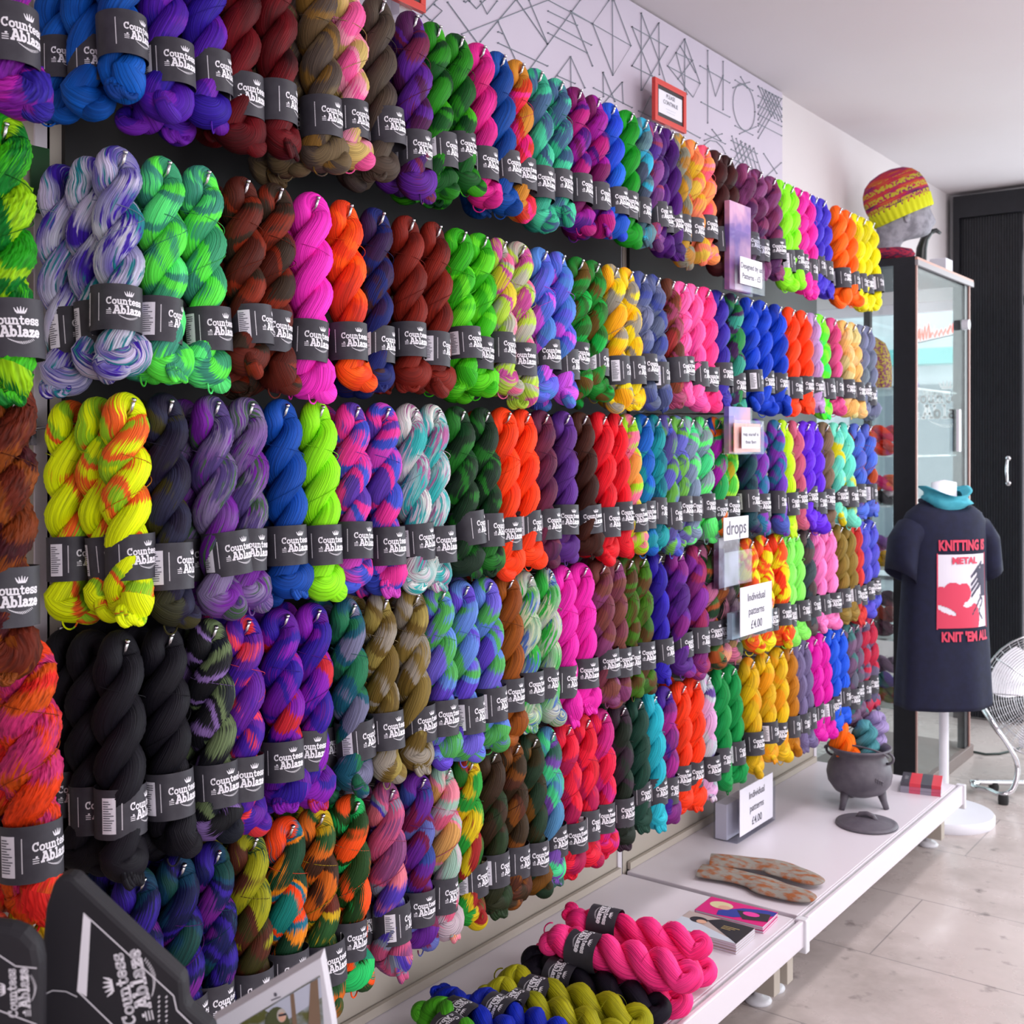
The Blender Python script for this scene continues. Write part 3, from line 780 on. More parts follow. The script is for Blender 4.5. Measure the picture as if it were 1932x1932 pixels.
for i in range(3):
    t = thing('booklet', ['red and charcoal striped booklet at the bottom of the stack behind the cauldron', 'red and charcoal striped booklet in the middle of the stack behind the cauldron', 'red and charcoal striped booklet on top of the stack behind the cauldron'][i], 'booklet', (o_.x, o_.y, .2162+.0115*i), (0, 0, math.atan2(ex.y, ex.x)+.01*i), 'striped booklets behind the cauldron')
    pg = MB(); 
    for k, (a, b_) in enumerate(((-.5, -.28), (-.28, 0), (0, .27), (.27, .5))): pg.box((W*a, -H/2, 0), (W*b_, H/2, .011), k % 2)
    pg.obj('cover', [mat('cover_grey', '#8c8896', .4) if i < 2 else drk, mat('cover_pinkred', '#c8506a', .4) if i < 2 else redm], t)
    MB().box((W/2-.001, -H/2+.001, .001), (W/2+.0006, H/2-.001, .010)).obj('pages', mat('page_edges', '#c9c6d2', .7), t)
    if i == 2:
        for k in range(4):
            lettering(['PATTERN', 'KNIT', 'PATTERN', 'KNIT'][k] if 0 else '| | |  | |', .014, ink, t, Matrix.Translation((W*(-.39+.26*k), 0, .0114)) @ Matrix.Rotation(PI/2, 4, 'Z'), name='cover_print') if k == 0 else None

# ------------------------------------------------------------------ socks
sockm = noisy('marled_sock_wool', '#8e8880', '#94552e', 26, .9, .8, 4, (1.3, 2.0, 1), lo=.44, hi=.62)
nt, N, L_, M_, b = nodes(sockm)
def sock(label, px, z):
    t = [at(u, v, z=z) for u, v in px]; mb = MB(); rings = []
    n = len(t); hw = [.050, .052, .052, .050, .052, .060, .062, .056, .052, .046, .026]
    pts = []
    for i in range(11):
        f = i/10*(n-1); k = min(int(f), n-2); g = f-k; pts.append(t[k]*(1-g)+t[k+1]*g)
    for i, p in enumerate(pts):
        a = pts[max(0, i-1)]; b2 = pts[min(10, i+1)]; d = (b2-a).normalized(); s = Vector((-d.y, d.x, 0)).normalized(); w_ = hw[i]*.92; hh = .0085 if i < 10 else .006
        rings.append([p+s*w_*math.cos(q*2*PI/16)*(1 if abs(math.cos(q*2*PI/16)) < .9 else .97)+Vector((0, 0, hh*math.sin(q*2*PI/16)*(1+.2*math.sin(i*1.7)))) for q in range(16)])
    rings = [[rings[0][0]*0+sum(rings[0], Vector())/16+(p-sum(rings[0], Vector())/16)*.9 for p in rings[0]]]+[list(rings[0])]+rings
    o = mb.loft(rings).obj('knitted_sock', sockm, smooth=True)
    s = o.modifiers.new('soft', 'SUBSURF'); s.levels = 1; s.render_levels = 2
    return tag(o, label, 'sock')
sock('brown and grey marled sock lying on the shelf, nearer the wall', [(1340, 1622), (1400, 1627), (1450, 1632), (1475, 1640), (1510, 1652), (1552, 1667)], .2325)
sock('brown and grey marled sock lying on the shelf, nearer the magazines', [(1320, 1642), (1380, 1651), (1430, 1664), (1455, 1676), (1495, 1686), (1540, 1697)], .228)

# ------------------------------------------------------------------ cauldron, lid
castm = noisy('cast_iron', '#55505a', '#615c65', 40, .5, .12, 4, spec=.5)
cx, cy = .318, 3.615
cd = thing('cauldron', 'dark grey three-legged pot-bellied cauldron filled with skeins', 'cauldron', (cx, cy, .2165))
prof = [(0, .034), (.045, .036), (.078, .050), (.098, .078), (.103, .105), (.098, .132), (.086, .152), (.079, .163), (.082, .172), (.094, .182), (.100, .187), (.101, .192), (.096, .193), (.086, .188), (.074, .172), (.072, .16), (.088, .13), (.094, .105), (.088, .078), (.06, .052), (0, .048)]
MB().lathe(prof, 44).obj('pot', castm, cd, smooth=True)
for a in (-1.9, .1, 2.2):
    MB().tube([(.068*math.cos(a), .068*math.sin(a), .055), (.077*math.cos(a), .077*math.sin(a), .025), (.086*math.cos(a), .086*math.sin(a), .0)], [.016, .011, .0085], 12).obj('leg', castm, cd, smooth=True)
for s in (-1, 1):
    MB().tube([(.02*s*0+.012*math.cos(q)*0+s*(.088+.022*math.sin(q)), .0+.0*q, .165+.018*math.cos(q)) for q in [i*PI/7 for i in range(8)]], .0045, 8).obj('ear', castm, cd, smooth=True)
MB().tube([(.104*math.cos(q), -.03-.02*math.sin(q), .175+.045*math.sin(q)*.6) for q in [i*PI/16 for i in range(17)]], .003, 8).obj('bail_handle', castm, cd, smooth=True)
mb = MB()
for i in range(4): mb.tube([(.1+.0*i, -.012+.009*i+.003*math.cos(q), .085+.004*math.sin(q)+.002*i) for q in [j*PI/5 for j in range(11)]], .0022, 6)
lg = MB()
ca = math.atan2(-cy, D-cx)+.62
for i in range(4):
    q0 = ca+i*.075-.1
    lg.tube([(.1035*math.cos(q0+.022*math.cos(q)), .1035*math.sin(q0+.022*math.cos(q)), .108-.004*i+.006*math.sin(q)) for q in [j*PI/5 for j in range(9)]], .0016, 6)
lg.obj('embossed_mark', castm, cd, smooth=True)
ld = thing('iron_cover', 'dark grey round iron lid lying flat on the shelf in front of the cauldron', 'lid', (.404, 3.44, .2165))
MB().lathe([(0, .0), (.088, .0), (.093, .003), (.091, .008), (.08, .009), (.074, .011), (.05, .018), (.02, .023), (0, .024)], 44).obj('disc', castm, ld, smooth=True)
MB().tube([(-.028, 0, .017), (-.02, 0, .03), (0, 0, .034), (.02, 0, .03), (.028, 0, .017)], [.008, .0075, .008, .0075, .008], 10).obj('handle', castm, ld, smooth=True)
def potted(label, base, top, cols, kd='t', band=False):
    a, b2 = Vector(base), Vector(top); Z = (b2-a).normalized(); X = Vector((1, 0, 0)); X = (X-Z*X.dot(Z)).normalized(); Y = Z.cross(X)
    M = Matrix((X, Y, Z)).transposed().to_4x4(); M.translation = b2-Z*.022
    t = skein(label, yarn(kd, cols), M=M, group='skeins standing in the cauldron', band=band, scale=1)
    t.matrix_world = M @ Matrix.Diagonal((1.25, 1.2, ((b2-a).length-.03)/.304, 1))
potted('bright orange skein leaning out of the cauldron', (cx+.02, cy-.01, .262), (cx-.082, cy-.05, .505), ['#ff7414', '#ff8420'])
potted('teal skein leaning in the cauldron beside the orange one', (cx+.03, cy+.01, .262), (cx+.0, cy+.04, .49), ['#4c8c94', '#5c98a0'])
potted('lilac skein standing at the back of the cauldron', (cx+.0, cy+.03, .262), (cx+.02, cy+.13, .50), ['#9c8cb8', '#a898c4'])

# ------------------------------------------------------------------ glass cabinet with head, hat, horn and box on top
X1, Y0, Y1, ZT = .224, 4.49, 5.25, 2.113
cab = thing('glass_cabinet', 'tall black-framed glass display cabinet behind the T-shirt stand', 'cabinet', (0, Y0, 0)); LY = Y1-Y0; X0 = -.24
MB().box((X1-.085, 0, .05), (X1, .02, ZT-.03)).obj('post', blackm, cab)
MB().box((X1-.03, LY-.075, .05), (X1, LY, ZT-.03)).obj('post', blackm, cab)
MB().box((X0, 0, .05), (X0+.03, .02, ZT-.03)).obj('post', blackm, cab)
MB().box((X0, LY-.03, .05), (X0+.03, LY, ZT-.03)).obj('post', blackm, cab)
MB().box((X1+.001, .0, .05), (X1+.006, .012, ZT-.03)).obj('edge_strip', mat('rose_strip', '#a88078', .5), cab)
MB().box((X1+.001, LY-.022, .05), (X1+.006, LY-.008, ZT-.03)).obj('edge_strip', mat('rose_strip', '#a88078', .5), cab)
MB().box((X0, 0, ZT-.03), (X1, LY, ZT)).obj('top_board', blackm, cab)
MB().box((X1+.0005, -.005, ZT-.035), (X1+.012, LY+.03, ZT-.014)).obj('top_trim', mat('trim_grey', '#8c8488', .45), cab)
MB().box((X1+.0005, -.005, ZT-.013), (X1+.010, LY+.03, ZT-.004)).obj('top_trim', mat('rose_trim', '#b88474', .45), cab)
MB().box((X0, 0, .0), (X1+.01, LY+.03, .05)).obj('plinth', mat('plinth_brown', '#7c6c68', .5), cab, bevel=.003)
MB().box((X1-.006, .025, .06), (X1-.001, LY-.08, ZT-.04)).obj('glass_door', winglass, cab)
MB().box((X0+.03, .006, .06), (X1-.09, .011, ZT-.04)).obj('side_glass', winglass, cab)
for z in (.33, .60, .88, 1.13, 1.33, 1.60):
    MB().box((X0+.02, .03, z), (X1-.03, LY-.09, z+.007)).obj('glass_shelf', mat('shelf_glass', '#e8f4f0', .05, **{'Transmission Weight': .8, 'IOR': 1.2, 'Alpha': .8}), cab)
for z in (1.90, .46):
    MB().lathe([(0, 0), (.022, 0), (.022, .028), (0, .03)], 20, M=Matrix.Translation((X1+.001, LY-.11, z)) @ Matrix.Rotation(PI/2, 4, 'Y')).obj('door_lock', mat('lock_white', '#cfcbd4', .3), cab, smooth=True, auto=40)
MB().box((X1+.002, LY-.21, 1.35), (X1+.014, LY-.18, 1.53)).obj('door_handle', mat('lock_white', '#cfcbd4', .3), cab)
def heap(label, x, y, z, cols, kd='t', ang=0, k=1.0, roll=0):
    Z = Vector((math.cos(ang), math.sin(ang), 0)); X = Vector((0, 0, 1)); X = Matrix.Rotation(roll, 3, Z) @ X; Y = Z.cross(X)
    M = Matrix((X, Y, Z)).transposed().to_4x4(); M.translation = Vector((x, y, z))+Z*.13*k
    t = skein(label, yarn(kd, cols), M=M, group='skeins on the shelves of the glass cabinet', band=False); t.matrix_world = M @ Matrix.Diagonal((k, k, k, 1))
hs = [('magenta and orange', ['#d03090', '#e84020'], 1.337, 0), ('pink and scarlet', ['#d83068', '#f04818'], 1.395, .2),
      ('black and white', ['#1c1a26', '#d8d4dc'], 1.137, 0), ('pink and orange', ['#e03080', '#f87830'], 1.195, .25),
      ('golden yellow', ['#c89810', '#d8a818'], .887, -.15), ('lilac and plum', ['#8c5ca8', '#c078b8'], .945, .2),
      ('dusty aubergine', ['#5c3448', '#7c4860'], .607, 0), ('rust red', ['#a84838', '#8c3030'], .665, -.2), ('deep plum', ['#4c1c3c', '#7c2848'], .72, .15),
      ('rust and olive', ['#a85030', '#808040'], .337, .1), ('purple and teal', ['#7458a8', '#508890'], .395, -.1), ('soft mauve', ['#8c6c88', '#a484a0'], .452, .15)]
for i, (d, c, z, a) in enumerate(hs):
    heap(f'{d} skein lying on a glass cabinet shelf', -.02+.02*(i % 2), 4.60+.02*(i % 3), z+.03, c, 'v', a)
heap('violet skein lying on the upper cabinet shelf near the door', .05, 4.95, 1.64, ['#6c58a8', '#5c4898'], 't', PI/2+.1, .8)
# knitted hat displayed inside the cabinet
knit = noisy('multicolour_knit', '#b8a028', '#7c2058', 70, .9, .6, 2, (1, 1, 2), lo=.42, hi=.58)
o = MB().lathe([(.118, 0), (.122, .04), (.120, .10), (.112, .15), (.095, .19), (.06, .215), (.02, .222), (0, .223)], 40, M=Matrix.Translation((-.05, 4.66, 1.6075))).obj('knitted_cowl', knit, smooth=True)
tag(o, 'yellow and purple flecked knitted cowl inside the glass cabinet', 'cowl')
# neon sign by the window; logo lettering set there stands for a glass reflection
neon = mat('neon_tube', '#ff3010', .4, **{'Emission Color': (1, .045, .012, 1), 'Emission Strength': 2.2})
t = thing('neon_sign', 'glowing orange-red script neon sign seen through the glass cabinet', 'neon sign', (0, 0, 0))
nb = []
yN = 6.10
pA, pB = at(1722, 645, y=yN), at(1822, 622, y=yN)
def npt(s, h): p = pA+(pB-pA)*s; return Vector((p.x, p.y, p.z+h))
script = [(s_, h_*1.35) for s_, h_ in [(.02, .0), (.05, .02), (.08, 0), (.1, .01), (.13, .045), (.15, .0), (.18, .04), (.2, .0), (.24, .05), (.26, .0), (.31, .055), (.33, .0), (.38, .02), (.42, .0), (.47, .022), (.5, .0), (.55, .022), (.58, .0), (.63, .02), (.66, .0), (.72, .03), (.76, .0), (.8, .05), (.86, .055), (.9, .03), (.84, .02), (.92, .0), (.96, .02), (.93, .045)]]
MB().tube([npt(*q) for q in script], .0075, 8).obj('neon_script', neon, t, smooth=True)
MB().tube([npt(0, -.012), npt(1, -.012)], .003, 6).obj('backing_bar', rubber, t)
for s in (.05, .95): MB().tube([npt(s, -.012), npt(s, -.012)+Vector((0, .045, 0))], .003, 6).obj('window_bracket', steel, t)
gv = thing('reflected_lettering', 'white reflection of the crown logo lettering, seen through the glass cabinet', 'sign', (0, 0, 0))
def big_logo(q, s): return q
vm = MB(); c0 = at(1776, 765, y=6.14); S = 6.2
for q in LOGO: vm.poly([(c0.x+x*S, 6.143, c0.z+y*S) for x, y in q])
vm.obj('lettering', mat('reflection_white', '#f4f6f6', .5), gv)

# mannequin head with knit hat
hd = at(1700, 480, x=.13); hx, hy = .135, 4.62
Rimg = Matrix(((CS, -SN, 0), (SN, CS, 0), (0, 0, 1))).to_4x4()     # x towards the photo's right, y away
HM = Matrix.Translation((hx-.0, hy, ZT+.001)) @ Rimg @ Matrix.Diagonal((1, 1, 1.12, 1))
headm = noisy('mottled_grey_foam', '#6f6d76', '#9a98a2', 30, .75, .3, 4)
prof = [(.0, -.075, .052, .055), (.02, -.07, .050, .053), (.05, -.062, .047, .050), (.075, -.055, .050, .052), (.085, -.03, .072, .056), (.092, -.008, .095, .060), (.105, .0, .106, .066), (.125, .0, .108, .071), (.14, .002, .107, .074), (.165, .002, .108, .077), (.19, -.002, .108, .08), (.22, -.006, .106, .08), (.25, -.012, .095, .074), (.275, -.018, .07, .056), (.29, -.022, .035, .03), (.295, -.024, .004, .004)]
mb = MB(); rings = []
for z, c, rx, ry in prof:
    ring = []
    for j in range(28):
        a = 2*PI*j/28; x = c+rx*math.cos(a); y = ry*math.sin(a)
        fr = max(0, math.cos(a))**14
        if .085 < z < .18: x += fr*{.092: .004, .105: .008, .125: .006, .14: .034, .165: .014}.get(z, 0)
        ring.append(HM @ Vector((x, y, z)))
    rings.append(ring)
tilt = Matrix.Translation(HM @ Vector((0, 0, .1))) @ (Rimg @ Matrix.Rotation(-.12, 4, 'Y') @ Rimg.inverted()) @ Matrix.Translation(-(HM @ Vector((0, 0, .1))))
o = mb.loft(rings).obj('mannequin_head', headm, smooth=True); sb = o.modifiers.new('soft', 'SUBSURF'); sb.levels = sb.render_levels = 1
hdo = thing('mannequin_bust', 'mottled grey mannequin head facing the window, on top of the glass cabinet', 'mannequin head', (0, 0, 0)); o.name = 'head'; o.parent = hdo
for s in (-1, 1):
    MB().lathe([(0, -.006), (.010, -.003), (.013, 0), (.010, .003), (0, .006)], 12, M=HM @ Matrix.Translation((-.01, s*.077, .15)) @ Matrix.Rotation(PI/2, 4, 'X') @ Matrix.Diagonal((1, 1.7, 1, 1))).obj('ear', headm, hdo, smooth=True)
hatk = mat('hat_knit', '#c0307c', .9); nt, N, L, M2, b = nodes(hatk)
tc = N('ShaderNodeTexCoord'); sp = N('ShaderNodeSeparateXYZ'); L(tc.outputs['Object'], sp.inputs[0])
zb = M2('MULTIPLY', sp.outputs[2], 28.0); nn = N('ShaderNodeTexNoise'); nn.inputs['Scale'].default_value = 9; mpp = N('ShaderNodeMapping'); mpp.inputs['Scale'].default_value = (1, 1, 5); L(tc.outputs['Object'], mpp.inputs[0]); L(mpp.outputs[0], nn.inputs['Vector'])
rc = ramp(N, [(.36, '#3c1848'), (.45, '#8c1858'), (.55, '#b82838'), (.66, '#b85828')]); L(nn.outputs[0], rc.inputs[0])
fr_ = M2('FRACT', zb); stripe = M2('GREATER_THAN', fr_, .45)
wv = N('ShaderNodeTexNoise'); wv.inputs['Scale'].default_value = 110; L(tc.outputs['Object'], wv.inputs['Vector'])
fl = M2('GREATER_THAN', wv.outputs[0], .47); low = M2('LESS_THAN', sp.outputs[2], .125)
mk = M2('MULTIPLY', M2('MULTIPLY', stripe, fl), low); mxx = N('ShaderNodeMixRGB'); L(mk, mxx.inputs[0]); L(rc.outputs[0], mxx.inputs[1]); mxx.inputs[2].default_value = lin('#b4a428'); L(mxx.outputs[0], b.inputs['Base Color'])
bp = N('ShaderNodeBump'); bp.inputs['Strength'].default_value = .8; bp.inputs['Distance'].default_value = .004; L(wv.outputs[0], bp.inputs['Height']); L(bp.outputs[0], b.inputs['Normal'])
ribm = mat('rib_knit', '#ccd010', .85)
HT = Matrix.Translation((hx, hy, ZT)) @ Rimg @ Matrix.Translation((-.008, 0, .215)) @ Matrix.Rotation(-.40, 4, 'Y')
hat = thing('knit_hat', 'red and purple knitted hat with a lime ribbed brim, on the mannequin head', 'hat'); hat.matrix_world = HT
MB().lathe([(.125, .01), (.131, .035), (.130, .07), (.120, .105), (.100, .133), (.07, .152), (.03, .162), (0, .164)], 48, sx=1, sy=.80).obj('crown', hatk, hat, smooth=True)
rb = MB(); rings = []
for k, (r, z) in enumerate(((.117, -.035), (.121, -.033), (.124, -.01), (.128, .016), (.127, .022), (.119, .022), (.116, -.01), (.114, -.033))):
    rings.append([((r+.0035*math.cos(j*PI/2)*(1 if 0 < k < 4 else 0))*math.cos(2*PI*j/120), .80*(r+.0035*math.cos(j*PI/2)*(1 if 0 < k < 4 else 0))*math.sin(2*PI*j/120), z) for j in range(120)])
rings.append(rings[0]); rb.loft(rings, cap=False).obj('ribbed_brim', ribm, hat, smooth=True)
o = MB().lathe([(.02, 0), (.085, .0), (.105, .012), (.112, .03), (.10, .048), (.07, .056), (.02, .058), (0, .05)], 36, M=Matrix.Translation((.075, 4.60, ZT+.0005)), sy=.8).obj('folded_cowl', noisy('red_knit', '#a01c38', '#481c3c', 50, .9, .6, 2, (1, 1, 3), lo=.4, hi=.6), smooth=True)
tag(o, 'red and purple knitted cowl folded under the mannequin head', 'cowl')
hb = at(1764, 496, x=.1); t = thing('horn_ornament', 'curved black horn standing on the glass cabinet', 'ornament', (.12, 4.93, ZT))
def im(dx, dz): return (dx*CS, dx*SN, dz)
MB().tube([im(-.006, 0), im(-.01, .05), im(-.006, .10), im(.006, .14), im(.03, .17), im(.055, .178), im(.075, .165)], [.026, .024, .022, .018, .013, .010, .006], 16).obj('horn', mat('gloss_black', '#141a1c', .3), t, smooth=True)
MB().lathe([(0, 0), (.034, 0), (.034, .008), (.028, .012), (0, .012)], 24).obj('base', mat('gloss_black', '#141a1c', .3), t, smooth=True, auto=40)
o = MB().box((-.035, -.05, 0), (.035, .05, .075)).obj('white_box', cardm, loc=(.14, 5.12, ZT+.0005), bevel=.002); tag(o, 'small white cardboard box on the far end of the glass cabinet', 'box')

# ------------------------------------------------------------------ T-shirt on a stand
px, py = .384, 4.31
st = thing('shirt_stand', 'white torso stand with round base beside the end of the shelf', 'mannequin stand', (px, py, 0))
MB().lathe([(0, .0), (.172, 0), (.175, .006), (.175, .03), (.171, .036), (.03, .037), (.028, .045), (.018, .05), (0, .05)], 56).obj('base', mat('stand_white', '#e9e9f2', .35), st, smooth=True, auto=35)
MB().lathe([(.017, .04), (.017, 1.24), (.0, 1.24)], 24).obj('pole', mat('stand_white', '#e9e9f2', .35), st, smooth=True, auto=35)
fa = math.radians(-36)
TM_ = Matrix.Translation((px, py, 0)) @ Matrix.Rotation(fa+PI/2, 4, 'Z')       # local -y = front, x = wearer's side
TO = MB().lathe([(.0, .50), (.09, .5), (.13, .62), (.12, .8), (.13, 1.0), (.13, 1.07), (.09, 1.13), (.052, 1.16), (.05, 1.24), (.0, 1.25)], 36, sx=1.0, sy=.62, M=Matrix.Rotation(fa+PI/2, 4, 'Z')).obj('torso_form', mat('stand_white', '#e9e9f2', .35), st, smooth=True)
shirt = noisy('navy_jersey', '#14172f', '#181c38', 40, .85, .08)
SP = [(.425, .192, .128), (.44, .192, .128), (.55, .186, .122), (.70, .177, .114), (.85, .168, .108), (.98, .166, .106), (1.06, .168, .104), (1.10, .166, .098), (1.13, .150, .088), (1.152, .118, .075), (1.165, .095, .068), (1.172, .088, .066)]
def srad(z):
    for (a, b2) in zip(SP, SP[1:]):
        if a[0] <= z <= b2[0]:
            f = (z-a[0])/(b2[0]-a[0]); return a[1]+(b2[1]-a[1])*f, a[2]+(b2[2]-a[2])*f
    return SP[0][1:] if z < SP[0][0] else SP[-1][1:]
def spt(an, z, e=0):
    rx, ry = srad(z); low = max(0, (.85-z)/.43); fold = 1+.035*low*math.sin(an*5+.6)+.02*low*math.sin(an*9)
    return Vector((rx*fold*math.sin(an), -ry*fold*math.cos(an), z-(.05*max(0, math.cos(an))**3 if z > 1.15 else 0)*(z-1.15)/.022 if z > 1.15 else z))*1.0+Vector((math.sin(an), -math.cos(an), 0))*e
ts = thing('t_shirt', 'navy T-shirt with a red and white knitting print, worn by the stand', 'T-shirt', (0, 0, 0)); ts.matrix_world = TM_
mb = MB(); rings = [[spt(2*PI*j/64, z) for j in range(64)] for z, _, _ in SP]
rings = [[spt(2*PI*j/64, .427, -.004) for j in range(64)]]+rings
mb.loft(rings, cap=False).obj('body', shirt, ts, smooth=True)
for s in (-1, 1):
    a0 = Vector((s*.118, 0, 1.065)); 
    R_ = []
    for k, (dx, dz, r1, r2) in enumerate(((0, .0, .060, .068), (.035, -.010, .064, .072), (.058, -.05, .062, .074), (.066, -.12, .060, .076), (.070, -.165, .060, .078), (.069, -.162, .056, .073), (.06, -.10, .052, .066))):
        ax = Vector((s*.55, 0, -.83)) if k > 1 else Vector((s*.9, 0, -.4)); ax.normalize(); u_ = Vector((0, 1, 0)); w_ = ax.cross(u_)
        R_.append([a0+Vector((s*dx, 0, dz))+u_*r2*.92*math.cos(2*PI*j/28)+w_*r1*.9*math.sin(2*PI*j/28) for j in range(28)])
    MB().loft(R_, cap=False).obj('sleeve', shirt, ts, smooth=True)
MB().tube([spt(2*PI*j/48, 1.172) for j in range(48)], .010, 8, closed=True).obj('collar', shirt, ts, smooth=True)
AP = 0.03
def onshirt(s, z, e=.0025):        # s metres around the front, z height
    return spt(s/.145+AP, z, e)
redp = mat('print_red', '#d03a58', .7); whp = mat('print_white', '#ddd9e4', .7); dkp = mat('print_ink', '#3c3a50', .7)
def sq(x0, x1, z0, z1, n, m): return [(x0+(x1-x0)*i/n, x0+(x1-x0)*(i+1)/n, z0+(z1-z0)*j/m, z0+(z1-z0)*(j+1)/m) for i in range(n) for j in range(m)]
W2 = .092
def cells(mb, fn, mi, e, n=44, m=60, z0=.715, z1=1.0):
    for a, b2, c, d2 in sq(-W2, W2, z0, z1, n, m):
        if fn((a+b2)/2/W2*.5+.5, ((c+d2)/2-z0)/(z1-z0)): mb.poly([onshirt(a, c, e), onshirt(b2, c, e), onshirt(b2, d2, e), onshirt(a, d2, e)], mi)
Z0P, Z1P = .722, .985
pm = MB(); cells(pm, lambda x, y: True, 0, .0025, 20, 16, Z0P, Z1P)
def redblob(x, y): return ((x-.27)/.22)**2+((y-.42)/.20)**2 < 1 or ((x-.47)/.14)**2+((y-.48)/.13)**2 < 1 or (y < .33+.05*math.sin(x*9) and x < .62) or ((x-.68)/.1)**2+((y-.14)/.19)**2 < 1 or ((x-.06)/.12)**2+((y-.33)/.24)**2 < 1
def notch(x, y): return ((x-.17+(y-.22)*.9)/.13)**2+((y-.24+(x-.17)*.25)/.045)**2 < 1
cells(pm, lambda x, y: redblob(x, y) and not notch(x, y), 1, .004, 60, 76, Z0P, Z1P)
def hand(x, y):
    if x > .86 and .42 < y < .86: return True
    if x > .74+(.84-y)*.2 and .60 < y < .80: return True
    for cy_ in (.50, .58, .66, .76):
        if abs((y-cy_)-(x-.72)*.75) < .022 and .62 < x < .9: return True
    return abs((y-.31)-(x-.75)*1.0) < .014 and .62 < x < .9 or abs(x-.84-.05*math.sin(y*22)) < .014 and .1 < y < .45
cells(pm, hand, 2, .0045, 60, 76, Z0P, Z1P)
for (a, b2, c, d2) in ((-W2-.003, -W2+.001, Z0P-.004, Z1P+.004), (W2-.001, W2+.003, Z0P-.004, Z1P+.004)):
    for q in sq(a, b2, c, d2, 1, 16): pm.poly([onshirt(q[0], q[2], .004), onshirt(q[1], q[2], .004), onshirt(q[1], q[3], .004), onshirt(q[0], q[3], .004)], 1)
pm.obj('printed_picture', [whp, redp, dkp], ts)
lettering('KNITTING IS', .050, redp, ts, None, bold=.0022, fn=lambda c: onshirt(c.x*.63, 1.016+c.y*1.0, .005), name='printed_words')
lettering('METAL', .036, redp, ts, None, bold=.0016, fn=lambda c: onshirt(c.x*.85, .962+c.y*.9, .006), name='printed_words')
lettering("KNIT 'EM ALL", .046, redp, ts, None, bold=.0022, fn=lambda c: onshirt(.006+c.x*.63, .690+c.y*1.0, .005), name='printed_words')
teal = noisy('teal_knit', '#3a98ac', '#48a8ba', 30, .85, .3)
sc_o = thing('neck_cowl', 'teal knitted cowl around the neck of the T-shirt', 'scarf', (0, 0, 0)); sc_o.matrix_world = TM_
mb = MB(); rings = []
for k in range(9):
    z = 1.135+.0105*k; r = .060+.012*math.sin(k*1.6)+.003*k
    rings.append([Vector(((r+.005*math.sin(3*a+k))*math.sin(a)*1.1, -(r+.004*math.sin(4*a+k*1.3))*math.cos(a)-.012, z-.05*max(0, math.cos(a))*(1-k/12)-.01*math.sin(a*2+k))) for a in [2*PI*j/40 for j in range(40)]])
for k in range(3): rings.append([p*1.0+Vector((-p.x*.12*(k+1), -p.y*.12*(k+1), -.01*k)) for p in rings[8]])
mb.loft(rings, cap=False).obj('knit', teal, sc_o, smooth=True)

# ------------------------------------------------------------------ black folding door, cable, fan
xl = at(1798, 900, y=5.95).x; xr = at(1925, 900, y=5.95).x; zt_ = 2.632
dd = thing('folding_door', 'tall black ribbed folding door at the end of the shop', 'door', (xl, 5.95, 0)); w2 = xr-xl
MB().box((0, 0, zt_-.11), (w2+.25, .09, zt_)).obj('top_rail', blackm, dd)
MB().box((0, .0, .0), (.03, .09, zt_-.11)).obj('jamb', blackm, dd)
rib = MB(); nr = 22
rib.box((.03, .035, .01), (w2, .07, zt_-.11))
for i in range(nr): 
    x = .032+(w2-.034)*i/nr; rib.box((x, .027, .012), (x+(w2-.034)/nr*.8, .036, zt_-.112))
rib.obj('leaf', blackm, dd)
hz = [(at(1900, v, y=5.95).z) for v in (865, 912)]; hxx = at(1900, 900, y=5.95).x-xl
MB().tube([(hxx, .028, hz[0]), (hxx, .0, hz[0]-.01), (hxx, -.012, (hz[0]+hz[1])/2), (hxx, .0, hz[1]+.01), (hxx, .028, hz[1])], .008, 10).obj('handle', chrome, dd, smooth=True)
for z in hz: MB().lathe([(0, -.004), (.012, -.004), (.014, 0), (.012, .006), (0, .006)], 16, M=Matrix.Translation((hxx, .026, z)) @ Matrix.Rotation(PI/2, 4, 'X')).obj('handle_plate', chrome, dd, smooth=True)
cb = [at(u, v, z=.006) for u, v in ((1820, 1412), (1835, 1418), (1860, 1423), (1885, 1422), (1915, 1415), (1950, 1400))]
o = MB().tube(cb, .005, 8).obj('power_cable', mat('cable_black', '#20302c', .5), smooth=True); tag(o, 'black power cable lying on the floor behind the fan', 'cable')

fx, fy, fz = .63, 4.86, .385
fan = thing('floor_fan', 'chrome floor fan with a round wire guard beside the T-shirt stand', 'fan', (fx, fy, fz))
fan_dir = Vector((.30, -.90, .18)).normalized()
Zf = fan_dir; Xf = Vector((0, 0, 1)).cross(Zf).normalized(); Yf = Zf.cross(Xf)
FM = Matrix((Xf, Yf, Zf)).transposed().to_4x4()
g = MB(); R0 = .245
for i in range(10):
    a = 2*PI*i/10; c, s = math.cos(a), math.sin(a)
    g.tube([FM @ Vector((r*c, r*s, z)) for r, z in ((.05, .085), (.12, .083), (.19, .07), (.232, .04), (R0, .0))], .0022, 5)
def gz(r): return .086*max(0, 1-(r/R0)**3.2)**.55
for r, z in [(R0, 0)]+[(.05+.0088*i, gz(.05+.0088*i)) for i in range(22)]: g.tube([FM @ Vector((r*math.cos(q), r*math.sin(q), z)) for q in [2*PI*i/48 for i in range(48)]], .0014 if r < .24 else .0045, 6, closed=True)
g.obj('front_guard', chrome, fan, smooth=True)
g = MB()
for i in range(40):
    a = 2*PI*i/40; c, s = math.cos(a), math.sin(a)
    g.tube([FM @ Vector((r*c, r*s, z)) for r, z in ((.07, -.09), (.15, -.085), (.22, -.055), (R0, -.004))], .0013, 5)
